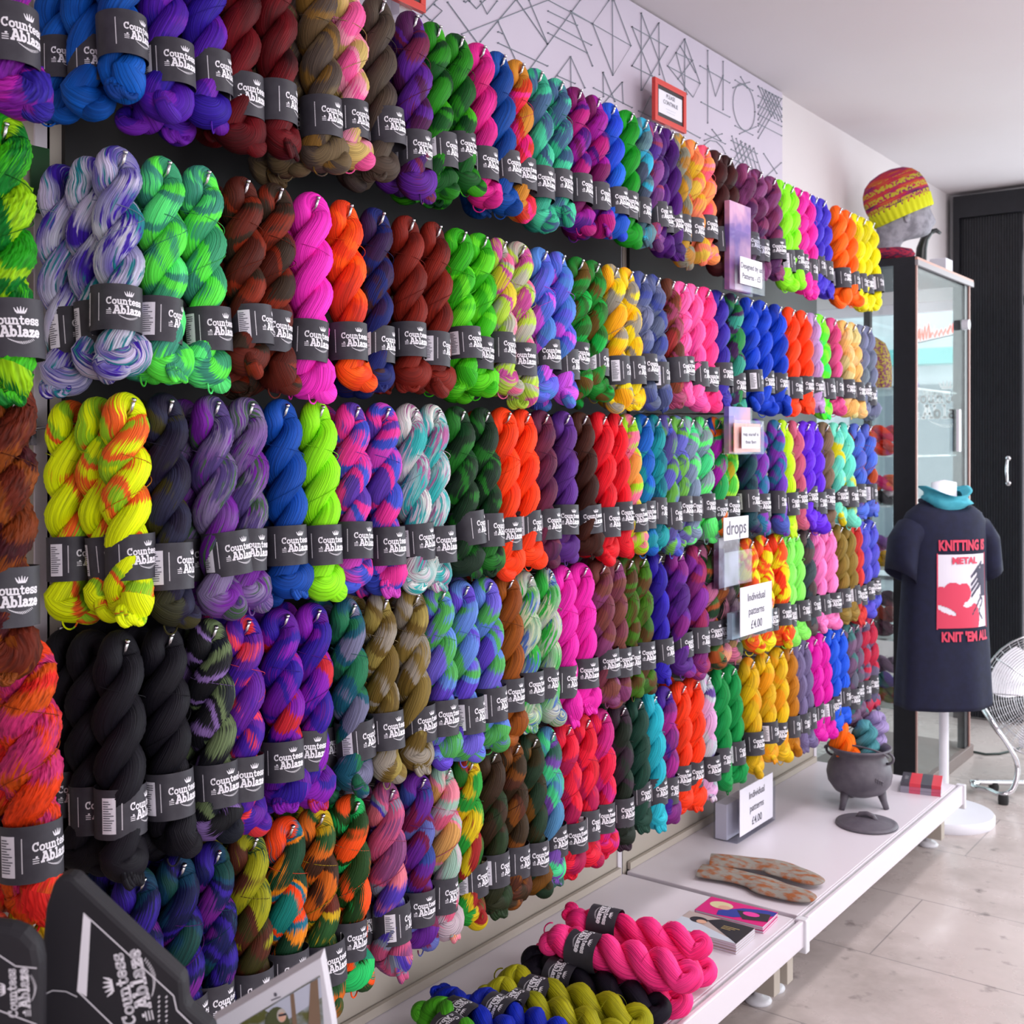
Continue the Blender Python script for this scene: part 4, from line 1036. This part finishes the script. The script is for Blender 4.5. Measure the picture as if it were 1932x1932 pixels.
for r, z in ((.2, -.066), (.12, -.086)): g.tube([FM @ Vector((r*math.cos(q), r*math.sin(q), z)) for q in [2*PI*i/48 for i in range(48)]], .0022, 6, closed=True)
g.obj('rear_guard', chrome, fan, smooth=True)
alu = mat('polished_blade', '#e8e8ee', .25, .6)
for k in range(3):
    b_ = MB(); a0 = 2*PI*k/3+.5; rings = []
    for i in range(9):
        r = .035+.19*i/8; hw_ = .30+.32*math.sin(i/8*PI*.8); q = []
        for a, zz2 in [(a0-hw_+2*hw_*j/8, -.035+.05*j/8) for j in range(9)]: q.append(FM @ Vector((r*math.cos(a), r*math.sin(a), zz2)))
        q += [p-Zf*.002 for p in q[::-1]]; rings.append(q)
    b_.loft(rings).obj('blade', alu, fan, smooth=True, auto=50)
MB().lathe([(0, .085), (.045, .084), (.05, .078), (.05, .07), (0, .07)], 28, M=FM).obj('hub_badge', chrome, fan, smooth=True, auto=40)
MB().lathe([(0, -.19), (.05, -.185), (.065, -.16), (.068, -.06), (.03, -.03), (.03, .03), (0, .035)], 28, M=FM).obj('motor', rubber, fan, smooth=True)
def fw(u, v, z): p = at(u, v, z=z); return p-Vector((fx, fy, fz))
fl0 = fw(1838, 1478, .03); f1 = fw(1893, 1500, .035); 
dx_ = Vector((CS, SN, 0)); 
A1 = fw(1836, 1481, .03)
pts = [Vector((fx+.45, fy+.38, .03))-Vector((fx, fy, fz)), A1+dx_*.05+Vector((-.0, .04, 0)), A1+dx_*.012+Vector((.0, .03, 0)), A1+Vector((0, 0, 0)), A1+Vector((.015, -.03, 0)), A1*.45+f1*.55+Vector((0, 0, .0)), f1+Vector((-.01, 0, 0)), f1+dx_*.035+Vector((0, 0, .02)), f1+dx_*.05+Vector((0, .02, .10)), f1+dx_*.02+Vector((0, .03, .17)), fw(1868, 1360, .16)*0+f1+Vector((-.05, .03, .27)), f1+Vector((-.10, .03, .36)), Vector((-R0*.97, .0, 0)) @ Matrix.Identity(3)]
last = FM @ Vector((-R0-.012, 0, 0)); pts[-1] = last; pts[-2] = last*.9+pts[-3]*.1+Vector((0, 0, -.03))
import itertools
def smooth_path(P, n=6):
    P = [Vector(p) for p in P]; out = []
    for i in range(len(P)-1):
        p0 = P[max(0, i-1)]; p1 = P[i]; p2 = P[i+1]; p3 = P[min(len(P)-1, i+2)]
        for k in range(n):
            t_ = k/n; out.append(.5*((2*p1)+(p2-p0)*t_+(2*p0-5*p1+4*p2-p3)*t_*t_+(3*p1-p0-3*p2+p3)*t_**3))
    return out+[P[-1]]
MB().tube(smooth_path(pts), .0105, 12).obj('tube_stand', chrome, fan, smooth=True)
last2 = FM @ Vector((R0+.012, 0, 0))
MB().tube(smooth_path([pts[0]+Vector((.0, 0, 0)), pts[0]+Vector((.06, -.08, 0)), pts[0]+Vector((.05, -.18, .1)), last2+Vector((.02, 0, -.05)), last2]), .0105, 12).obj('tube_stand', chrome, fan, smooth=True)
kb = at(1858, 1370, y=fy-.03)-Vector((fx, fy, fz))
MB().lathe([(0, 0), (.014, 0), (.016, .03), (.034, .036), (.03, .05), (.034, .058), (0, .06)], 7, M=Matrix.Translation(last*.92) @ Matrix.Rotation(-PI/2-.3, 4, 'Y')).obj('tilt_knob', rubber, fan)
for p in (f1+Vector((0, 0, -.008)), A1+dx_*.07+Vector((0, .045, -.008)), pts[0]):
    MB().lathe([(0, -.027), (.018, -.027), (.02, -.01), (.018, .01), (0, .01)], 18, M=Matrix.Translation(p)).obj('rubber_foot', rubber, fan, smooth=True, auto=40)

# ------------------------------------------------------------------ framed notices, string art on the board
def notice(label, u0, u1, zt, zb2, x, lines):
    y0, y1 = ay(u0, x), ay(u1, x); t = thing('framed_notice', label, 'sign', (x, (y0+y1)/2, (zt+zb2)/2)); W_, H_ = y1-y0, zt-zb2
    f = MB(); k = .016
    f.box((-.006, -W_/2, -H_/2), (.006, W_/2, -H_/2+k)); f.box((-.006, -W_/2, H_/2-k), (.006, W_/2, H_/2)); f.box((-.006, -W_/2, -H_/2+k), (.006, -W_/2+k, H_/2-k)); f.box((-.006, W_/2-k, -H_/2+k), (.006, W_/2, H_/2-k))
    f.obj('red_frame', mat('frame_red', '#d03c34', .4), t, bevel=.001)
    MB().box((-.004, -W_/2+k, -H_/2+k), (.002, W_/2-k, H_/2-k)).obj('backing', mat('notice_black', '#2c282c', .5), t)
    MB().box((.0022, -W_/2+k+.008, -H_/2+k+.012), (.0035, W_/2-k-.008, H_/2-k-.012)).obj('notice_sheet', cardm, t)
    Mt = Matrix(((0, 0, 1, 0), (1, 0, 0, 0), (0, 1, 0, 0), (0, 0, 0, 1)))
    for s, sz, yy in lines: lettering(s, sz, greyink, t, Matrix.Translation((.0042, 0, yy)) @ Mt)
    MB().box((-.03, -.02, -H_/2-.02), (-.005, .02, -H_/2+.03)).obj('clip', steel, t)
def zrel(u, v, x): return at(u, v, x=x).z
notice('red-framed black notice with a white text sheet above the top peg row', 1233, 1292, zrel(1262, 160, .0), zrel(1268, 242, .0), -.0, [('PLEASE', .017, .022), ('CONTINUE', .017, .003), ('- - - - - - - -', .012, -.014), ('- - - - - - -', .012, -.022)])
notice('red-framed notice just peeking in above the plum and violet skein', 737, 800, zrel(750, 3, 0)+.13, zrel(750, 3, 0), -.0, [('PLEASE', .017, .022), ('CONTINUE', .017, .003)])
thr = mat('dark_green_thread', '#7c848e', .6)
ART = [
 ('broad arrow of crossing threads', [[(720,320),(955,0)],[(808,0),(1005,105)],[(808,50),(940,115)],[(808,100),(1005,205)],[(808,150),(985,240)],[(910,50),(1010,300)]]),
 ('long star of thread', [[(415,155),(810,0)],[(500,190),(660,0)],[(665,0),(805,200)],[(720,0),(805,200)],[(580,145),(600,152)],[(580,195),(805,300)],[(580,100),(665,285)],[(350,10),(500,215)]]),
 ('small open diamond', [[(230,75),(300,0)],[(290,20),(325,50),(280,95)],[(205,30),(270,90)]]),
 ('zigzag of thread', [[(425,5),(432,12),(445,0)],[(450,5),(482,40),(520,0)],[(500,5),(530,65),(575,5)]]),
 ('tall kite', [[(1085,2),(1010,108),(1185,208),(1103,343),(1100,2)],[(1010,108),(1103,343)],[(1108,2),(1185,208)],[(910,50),(1010,108)]]),
 ('letter A shape', [[(835,360),(910,258),(975,400)],[(910,258),(912,395)],[(850,345),(930,380)]]),
 ('six-pointed star', [[(1190,122),(1352,212)],[(1190,300),(1290,350)],[(1232,60),(1232,410)],[(1232,60),(1310,270),(1345,385)],[(1312,105),(1190,300)],[(1312,105),(1315,340)],[(1352,212),(1235,410)],[(1190,122),(1280,345)]]),
 ('crossed triangle', [[(1015,400),(1190,490)],[(1058,330),(1060,440)],[(1058,330),(1112,462)],[(1145,375),(1062,470)],[(1145,375),(1150,470)]]),
 ('laced pyramid', [[(1430,178),(1352,300),(1468,443),(1500,380),(1430,178)],[(1352,300),(1500,380)],[(1390,240),(1465,275)],[(1390,240),(1440,430)],[(1465,275),(1400,360)],[(1430,178),(1430,410)],[(1410,210),(1480,330)]]),
 ('hourglass', [[(1500,300),(1635,377)],[(1505,465),(1635,533)],[(1535,230),(1535,560)],[(1605,280),(1605,500)],[(1535,300),(1570,440),(1605,345)]]),
 ('small triangle', [[(1230,530),(1275,435),(1290,480)],[(1220,505),(1290,540)]]),
 ('lantern ring', [[(1700+50*math.cos(q*PI/12),488+22*math.cos(q*PI/12)+105*math.sin(q*PI/12)) for q in range(25)],[(1660,365),(1740,412)],[(1650,400),(1725,375)],[(1660,573),(1740,615)],[(1680,610),(1755,578)],[(1685,350),(1715,400)]]),
 ('small star', [[(1525,610),(1615,655)],[(1520,640),(1600,610)],[(1555,590),(1595,640)],[(1520,660),(1545,640),(1575,645),(1600,670),(1615,700)],[(1430,590),(1500,628)]]),
 ('corner lattice', [[(1765+16*i,392+9*i),(min(1872, 1765+16*i+60), 392+9*i+(min(1872, 1765+16*i+60)-1765-16*i)*2.3)] for i in range(6)]+[[(1765,395+42*i),(1872,450+42*i)] for i in range(5)]+[[(1872-14*i,450-7*i+0),(1765,390+150-28*i+90)] for i in range(6)]),
 ('lower lattice', [[(1645+20*i,620+11*i),(1690+20*i,780+9*i)] for i in range(6)]+[[(1745-18*i,675-9*i),(1650+4*i,800-40*i)] for i in range(4)]+[[(1642,640+40*i),(1760,700+40*i)] for i in range(4)]),
 ('low slanting line', [[(1790,815),(1870,742)],[(1790,700),(1850,790)]]),
]
for nm, pls in ART:
    mb = MB(); t = None
    for pl in pls:
        q = [at(700+x/2.415, y/2.415, x=-.0595) for x, y in pl]
        mb.tube(q, .0012, 5)
        for p in (q[0], q[-1]): mb.tube([p+Vector((-.0035, 0, 0)), p+Vector((.002, 0, 0))], .0019, 6)
    o = mb.obj('string_motif', thr); tag(o, f'{nm} strung in dark thread on the lilac board', 'string art')

# ------------------------------------------------------------------ leaflet holders between the two runs of pegs
def holder(label, u0, u1, vt, vb, x, fill, card=None, words=(), depth=.035, cardcol=None, rz=0, z_=None):
    y0, y1 = ay(u0, x), ay(u1, x); um = (u0+u1)/2; zt2, zb2 = zrel(um, vt, x), zrel(um, vb, x)
    W_, H_ = y1-y0, zt2-zb2; c = ((y0+y1)/2)
    t = thing('leaflet_holder', label, 'leaflet holder', (x, c, zb2 if z_ is None else z_), (0, 0, rz))
    k = .0018
    a = MB(); a.box((-depth, -W_/2, 0), (-depth+k, W_/2, H_)); a.box((0, -W_/2, 0), (k, W_/2, H_*.72)); a.box((-depth+k, -W_/2, 0), (0, -W_/2+k, H_*.8)); a.box((-depth+k, W_/2-k, 0), (0, W_/2, H_*.8)); a.box((-depth+k, -W_/2+k, 0), (0, W_/2-k, k))
    a.obj('acrylic_pocket', glass, t)
    if z_ is None:
        MB().tube([(-x, 0, H_*.9), (-depth-.004, 0, H_*.86), (-depth-.004, 0, H_*.8)], .0025, 6).obj('hanging_hook', steel, t)
    if fill:
        lf = thing('leaflet', fill[0], 'leaflet', (x, c, (zb2 if z_ is None else z_)+k+.0005), (0, 0, rz))
        MB().box((-depth+.005, -W_/2+.003, 0), (-depth*.45, W_*.22, H_*fill[2])).obj('paper_stack', fill[1], lf)
    if card:
        cu0, cu1, cvt, cvb = card; ya, yb = ay(cu0, x+.006)-c, ay(cu1, x+.006)-c; za, zb3 = zrel(um, cvt, x)-t.location.z, zrel(um, cvb, x)-t.location.z
        MB().box((.004, ya, zb3), (.006, yb, za)).obj('price_card', cardcol or cardm, t)
        Mt = Matrix(((0, 0, 1, 0), (1, 0, 0, 0), (0, 1, 0, 0), (0, 0, 0, 1)))
        for s, sz, f in words: lettering(s, sz*1.12, greyink, t, Matrix.Translation((.0068, (ya+yb)/2, zb3+(za-zb3)*f)) @ Mt, bold=sz*.012)
    return t
pic1 = noisy('violet_picture', '#6c4c98', '#e0a8b8', 9, .4); pic2 = noisy('sunset_picture', '#6068c0', '#d88868', 6, .4); pic3 = noisy('dark_picture', '#4c3848', '#a09ab0', 14, .4)
holder('clear leaflet holder with a white card, hanging beside the dusty plum skeins', 1386, 1442, 400, 552, .325, ('violet and pink leaflets in the topmost hanging holder', pic1, 1.08), (1397, 1438, 490, 540), [('Designed by us', .019, .68), ('Patterns - £5', .019, .3)])
holder('coral leaflet holder with a sunset picture, hanging by the middle row', 1385, 1441, 768, 857, .325, ('leaflets with a blue and orange sunset picture', pic2, .98), (1400, 1433, 806, 846), [('Help yourself to', .013, .66), ('these flyers', .013, .3)])
t = thing('coral_poster', 'x', 'poster'); bpy.data.objects.remove(t)
yy0, yy1 = ay(1387, .323), ay(1439, .323)
o = MB().box((0, 0, 0), (.0012, yy1-yy0-.006, .075)).obj('coral_flyer', mat('coral_card', '#f09078', .5), loc=(.3165, yy0+.003, zrel(1412, 855, .325)+.003)); tag(o, 'coral orange flyer in front of the sunset leaflets, middle row', 'flyer')
holder('clear holder with a white headed pattern booklet, between middle and fourth rows', 1366, 1418, 1012, 1108, .32, ('booklet with a dark brown and grey photo cover', pic3, .98), (1366, 1412, 974, 1016), [('drops', .045, .5)])
holder('hanging holder with the white card Individual patterns, beside the fourth row', 1391, 1458, 1120, 1200, .335, ('pale blue leaflets in the hanging holder beside the fourth row', mat('pale_blue_paper', '#b0c8d0', .6), .6), (1397, 1456, 1102, 1192), [('Individual', .026, .76), ('patterns', .026, .47), ('£4.00', .028, .18)])
holder('leaflet holder with a white Individual patterns card, standing on the base shelf', 1390, 1462, 1455, 1560, .16, ('white leaflets in the holder standing on the base shelf', cardm, .62), (1396, 1458, 1472, 1558), [('Individual', .026, .76), ('patterns', .026, .47), ('£4.00', .028, .18)], depth=.075, z_=.2168)
yq = ay(1415, .12); o = MB().box((0, 0, 0), (.004, .10, .30)).obj('acrylic_panel', glass, loc=(.12, yq-.05, .217)); o.rotation_euler = (0, -.08, 0); tag(o, 'tall clear acrylic sheet standing behind the shelf leaflet holder', 'acrylic sheet')

# ------------------------------------------------------------------ stand with black paper sheets and brochure, nearest the camera
tray_z = .70
s0 = ray(-60, 900)*.00047+Vector((D, 0, 0)); s1 = ray(650, 900)*.00052+Vector((D, 0, 0)); 
ct = thing('display_stand', 'black metal stand carrying the large black sheets and the framed brochure', 'stand', (0, 0, 0))
sm_ = mat('stand_black', '#1a1a1c', .4, .5)
dirn = Vector((s1.x-s0.x, s1.y-s0.y, 0)).normalized(); nrm = Vector((-dirn.y, dirn.x, 0)); ln = (s1-s0).length+.06
Mt2 = Matrix((dirn, nrm, Vector((0, 0, 1)))).transposed().to_4x4(); Mt2.translation = Vector((s0.x, s0.y, tray_z))-dirn*.03
MB().box((0, -.05, -.012), (ln, .11, 0), M=Mt2).obj('tray', sm_, ct)
MB().box((0, -.055, -.012), (ln, -.05, .02), M=Mt2).obj('tray_lip', sm_, ct)
for f in (.15, .85):
    c_ = Mt2 @ Vector((ln*f, .03, 0)); MB().tube([(c_.x, c_.y, 0), (c_.x, c_.y, tray_z-.012)], .012, 12).obj('leg', sm_, ct, smooth=True)
    MB().lathe([(0, 0), (.09, 0), (.09, .008), (.02, .012), (0, .012)], 28, M=Matrix.Translation((c_.x, c_.y, 0))).obj('foot_plate', sm_, ct, smooth=True, auto=40)
satin = noisy('satin_black_paper', '#1d1c22', '#222026', 12, .6, .03, spec=.35)
def sheet(name, label, t0, outl, thick, deco, curve=0):
    # outline given as photo pixels on an upright plane at forward distance t0*F
    T = thing(name, label, 'paper wrap', (0, 0, 0)); fwd = Vector((-SN, CS, 0))
    P = lambda u, v, e=0: Vector((D, 0, ZC))+ray(u, v)*t0-fwd*e
    front = [P(u, v) for u, v in outl]
    MB().prism(front, fwd*thick).obj('card', satin, T, bevel=.007)
    for n_, m_, polys in deco:
        mb = MB()
        for pl in polys: mb.poly([P(u, v, .0008) for u, v in pl])
        mb.obj(n_, m_, T)
    return T
def place_logo(org, ex_, ey_, sc2):        # logo quads in photo pixels
    return [[(org[0]+(x*ex_[0]+y*ey_[0])*sc2, org[1]+(x*ex_[1]+y*ey_[1])*sc2) for x, y in q] for q in LOGO]
def bar(a, b2, w_):
    dx, dy = b2[0]-a[0], b2[1]-a[1]; l = math.hypot(dx, dy); nx, ny = -dy/l*w_/2, dx/l*w_/2
    return [(a[0]+nx, a[1]+ny), (b2[0]+nx, b2[1]+ny), (b2[0]-nx, b2[1]-ny), (a[0]-nx, a[1]-ny)]
zb_ = lambda t0: 840+(ZC-tray_z)/t0
T1, T2, T3 = .00047, .000445, .00052
ou1 = [(72, zb_(T1)), (74, 1930), (76, 1800), (84, 1715), (100, 1664), (116, 1652), (138, 1655), (155, 1672), (345, 1849), (349, 1900), (400, 1945), (430, zb_(T1))]
lg1 = place_logo((250, 1862), (-.20, -1.0), (-.92, .22), 2650)
sheet('black_paper_wrap', 'large folded black paper wrap with white logo and frame line, standing on the stand', T1, ou1, .022,
      [('printed_frame', ink, [[(158, 1722), (172, 1733), (164, 1880), (146, 1868)], bar((158, 1722), (328, 1878), 2.2), bar((328, 1878), (334, 1905), 2.2), bar((334, 1905), (380, 1950), 2.5), bar((146, 1868), (215, 1935), 2.2), bar((75, 1880), (100, 1868), 1.5), bar((100, 1868), (125, 1870), 1.5), bar((125, 1870), (146, 1880), 1.5)]),
       ('printed_logo', ink, lg1), ('small_print', ink, [bar((302+dx, 1878+i*9), (300+dx-1, 1882+i*9), 2.4) for dx in (0, 14) for i in range(8)])])
ou2 = [(-70, zb_(T2)), (-70, 1740), (-20, 1742), (20, 1748), (45, 1758), (70, 1785), (76, 1820), (74, zb_(T2))]
sheet('black_paper_wrap', 'black paper wrap with a sideways white logo, cut off by the edge of the photo', T2, ou2, .02,
      [('printed_frame', ink, [bar((-60, 1790), (0, 1802), 2), bar((0, 1802), (30, 1822), 2), bar((30, 1822), (70, 1826), 2)]), ('printed_frame', ink, [bar((-60, 1895), (0, 1906), 2), bar((0, 1906), (70, 1932), 2)]),
       ('printed_logo', ink, place_logo((36, 1872), (-.06, -1.0), (-1.0, .06), 1800))])
fwd = Vector((-SN, CS, 0)); P3 = lambda u, v, e=0: Vector((D, 0, ZC))+ray(u, v)*T3-fwd*e
br_ = thing('photo_brochure', 'white-bordered brochure with a photo of a person among trees, standing in front', 'brochure', (0, 0, 0))
zB = zb_(T3)
MB().prism([P3(u, v) for u, v in ((398, 1930), (606, 1806), (628, 1932), (650, zB), (430, zB))], fwd*.022).obj('leaflet_pack', mat('brochure_white', '#d4d2da', .4), br_, bevel=.001)
inn = [(452, 1932), (604, 1840), (612, 1940), (618, zB-6), (445, zB-6)]
ph_ = noisy('printed_foliage', '#5a5c30', '#98a0a8', 60, .4, lo=.4, hi=.62)
mb = MB(); E = .0008
mb.poly([P3(*p, E) for p in inn], 0)
mb.poly([P3(*p, E*1.6) for p in ((500, 1905), (604, 1842), (608, 1880), (540, 1925))], 1)
mb.poly([P3(*p, E*2.0) for p in ((586, 1853), (600, 1845), (606, 1940), (582, 1940))], 2)
mb.poly([P3(*p, E*2.0) for p in ((548, 1876), (555, 1872), (562, 1940), (553, 1940))], 2)
mb.poly([P3(524+24*math.cos(a), 1938+40*math.sin(a), E*2.2) for a in [2*PI*i/20 for i in range(20)]], 3)
mb.poly([P3(532+9*math.cos(a), 1914+13*math.sin(a), E*2.5) for a in [2*PI*i/16 for i in range(16)]], 4)
mb.poly([P3(533+7*math.cos(a), 1917+9*math.sin(a), E*2.8) for a in [2*PI*i/16 for i in range(16)]], 5)
mb.poly([P3(*p, E*3.1) for p in ((526, 1912), (541, 1909), (541, 1913), (527, 1916))], 6)
mb.obj('printed_photo', [ph_, mat('printed_sky', '#b8bccc', .4), mat('printed_bark', '#7c6450', .4), mat('printed_coat', '#4a5030', .4), mat('printed_hair', '#b8b0a8', .4), skinm, hairb], br_)
mb = MB(); mb.poly([P3(520+3*math.cos(a), 1876+4*math.sin(a), E) for a in [2*PI*i/12 for i in range(12)]]); mb.poly([P3(*p, E) for p in ((512, 1886), (530, 1879), (530, 1881), (512, 1888))]); mb.obj('printed_mark', greyink, br_)
# odd pieces hanging in the gap between the fluffy skeins and the main run
o = MB().box((0, 0, 0), (.004, .03, .10)).obj('yarn_tag', mat('green_tag', '#0c4418', .5), loc=(.02, ay(56, .02), zrel(68, 402, .02))); tag(o, 'dark green paper tag hanging on the beige panel gap', 'tag')
print('THINGS', len([o for o in C.objects if not o.parent]))
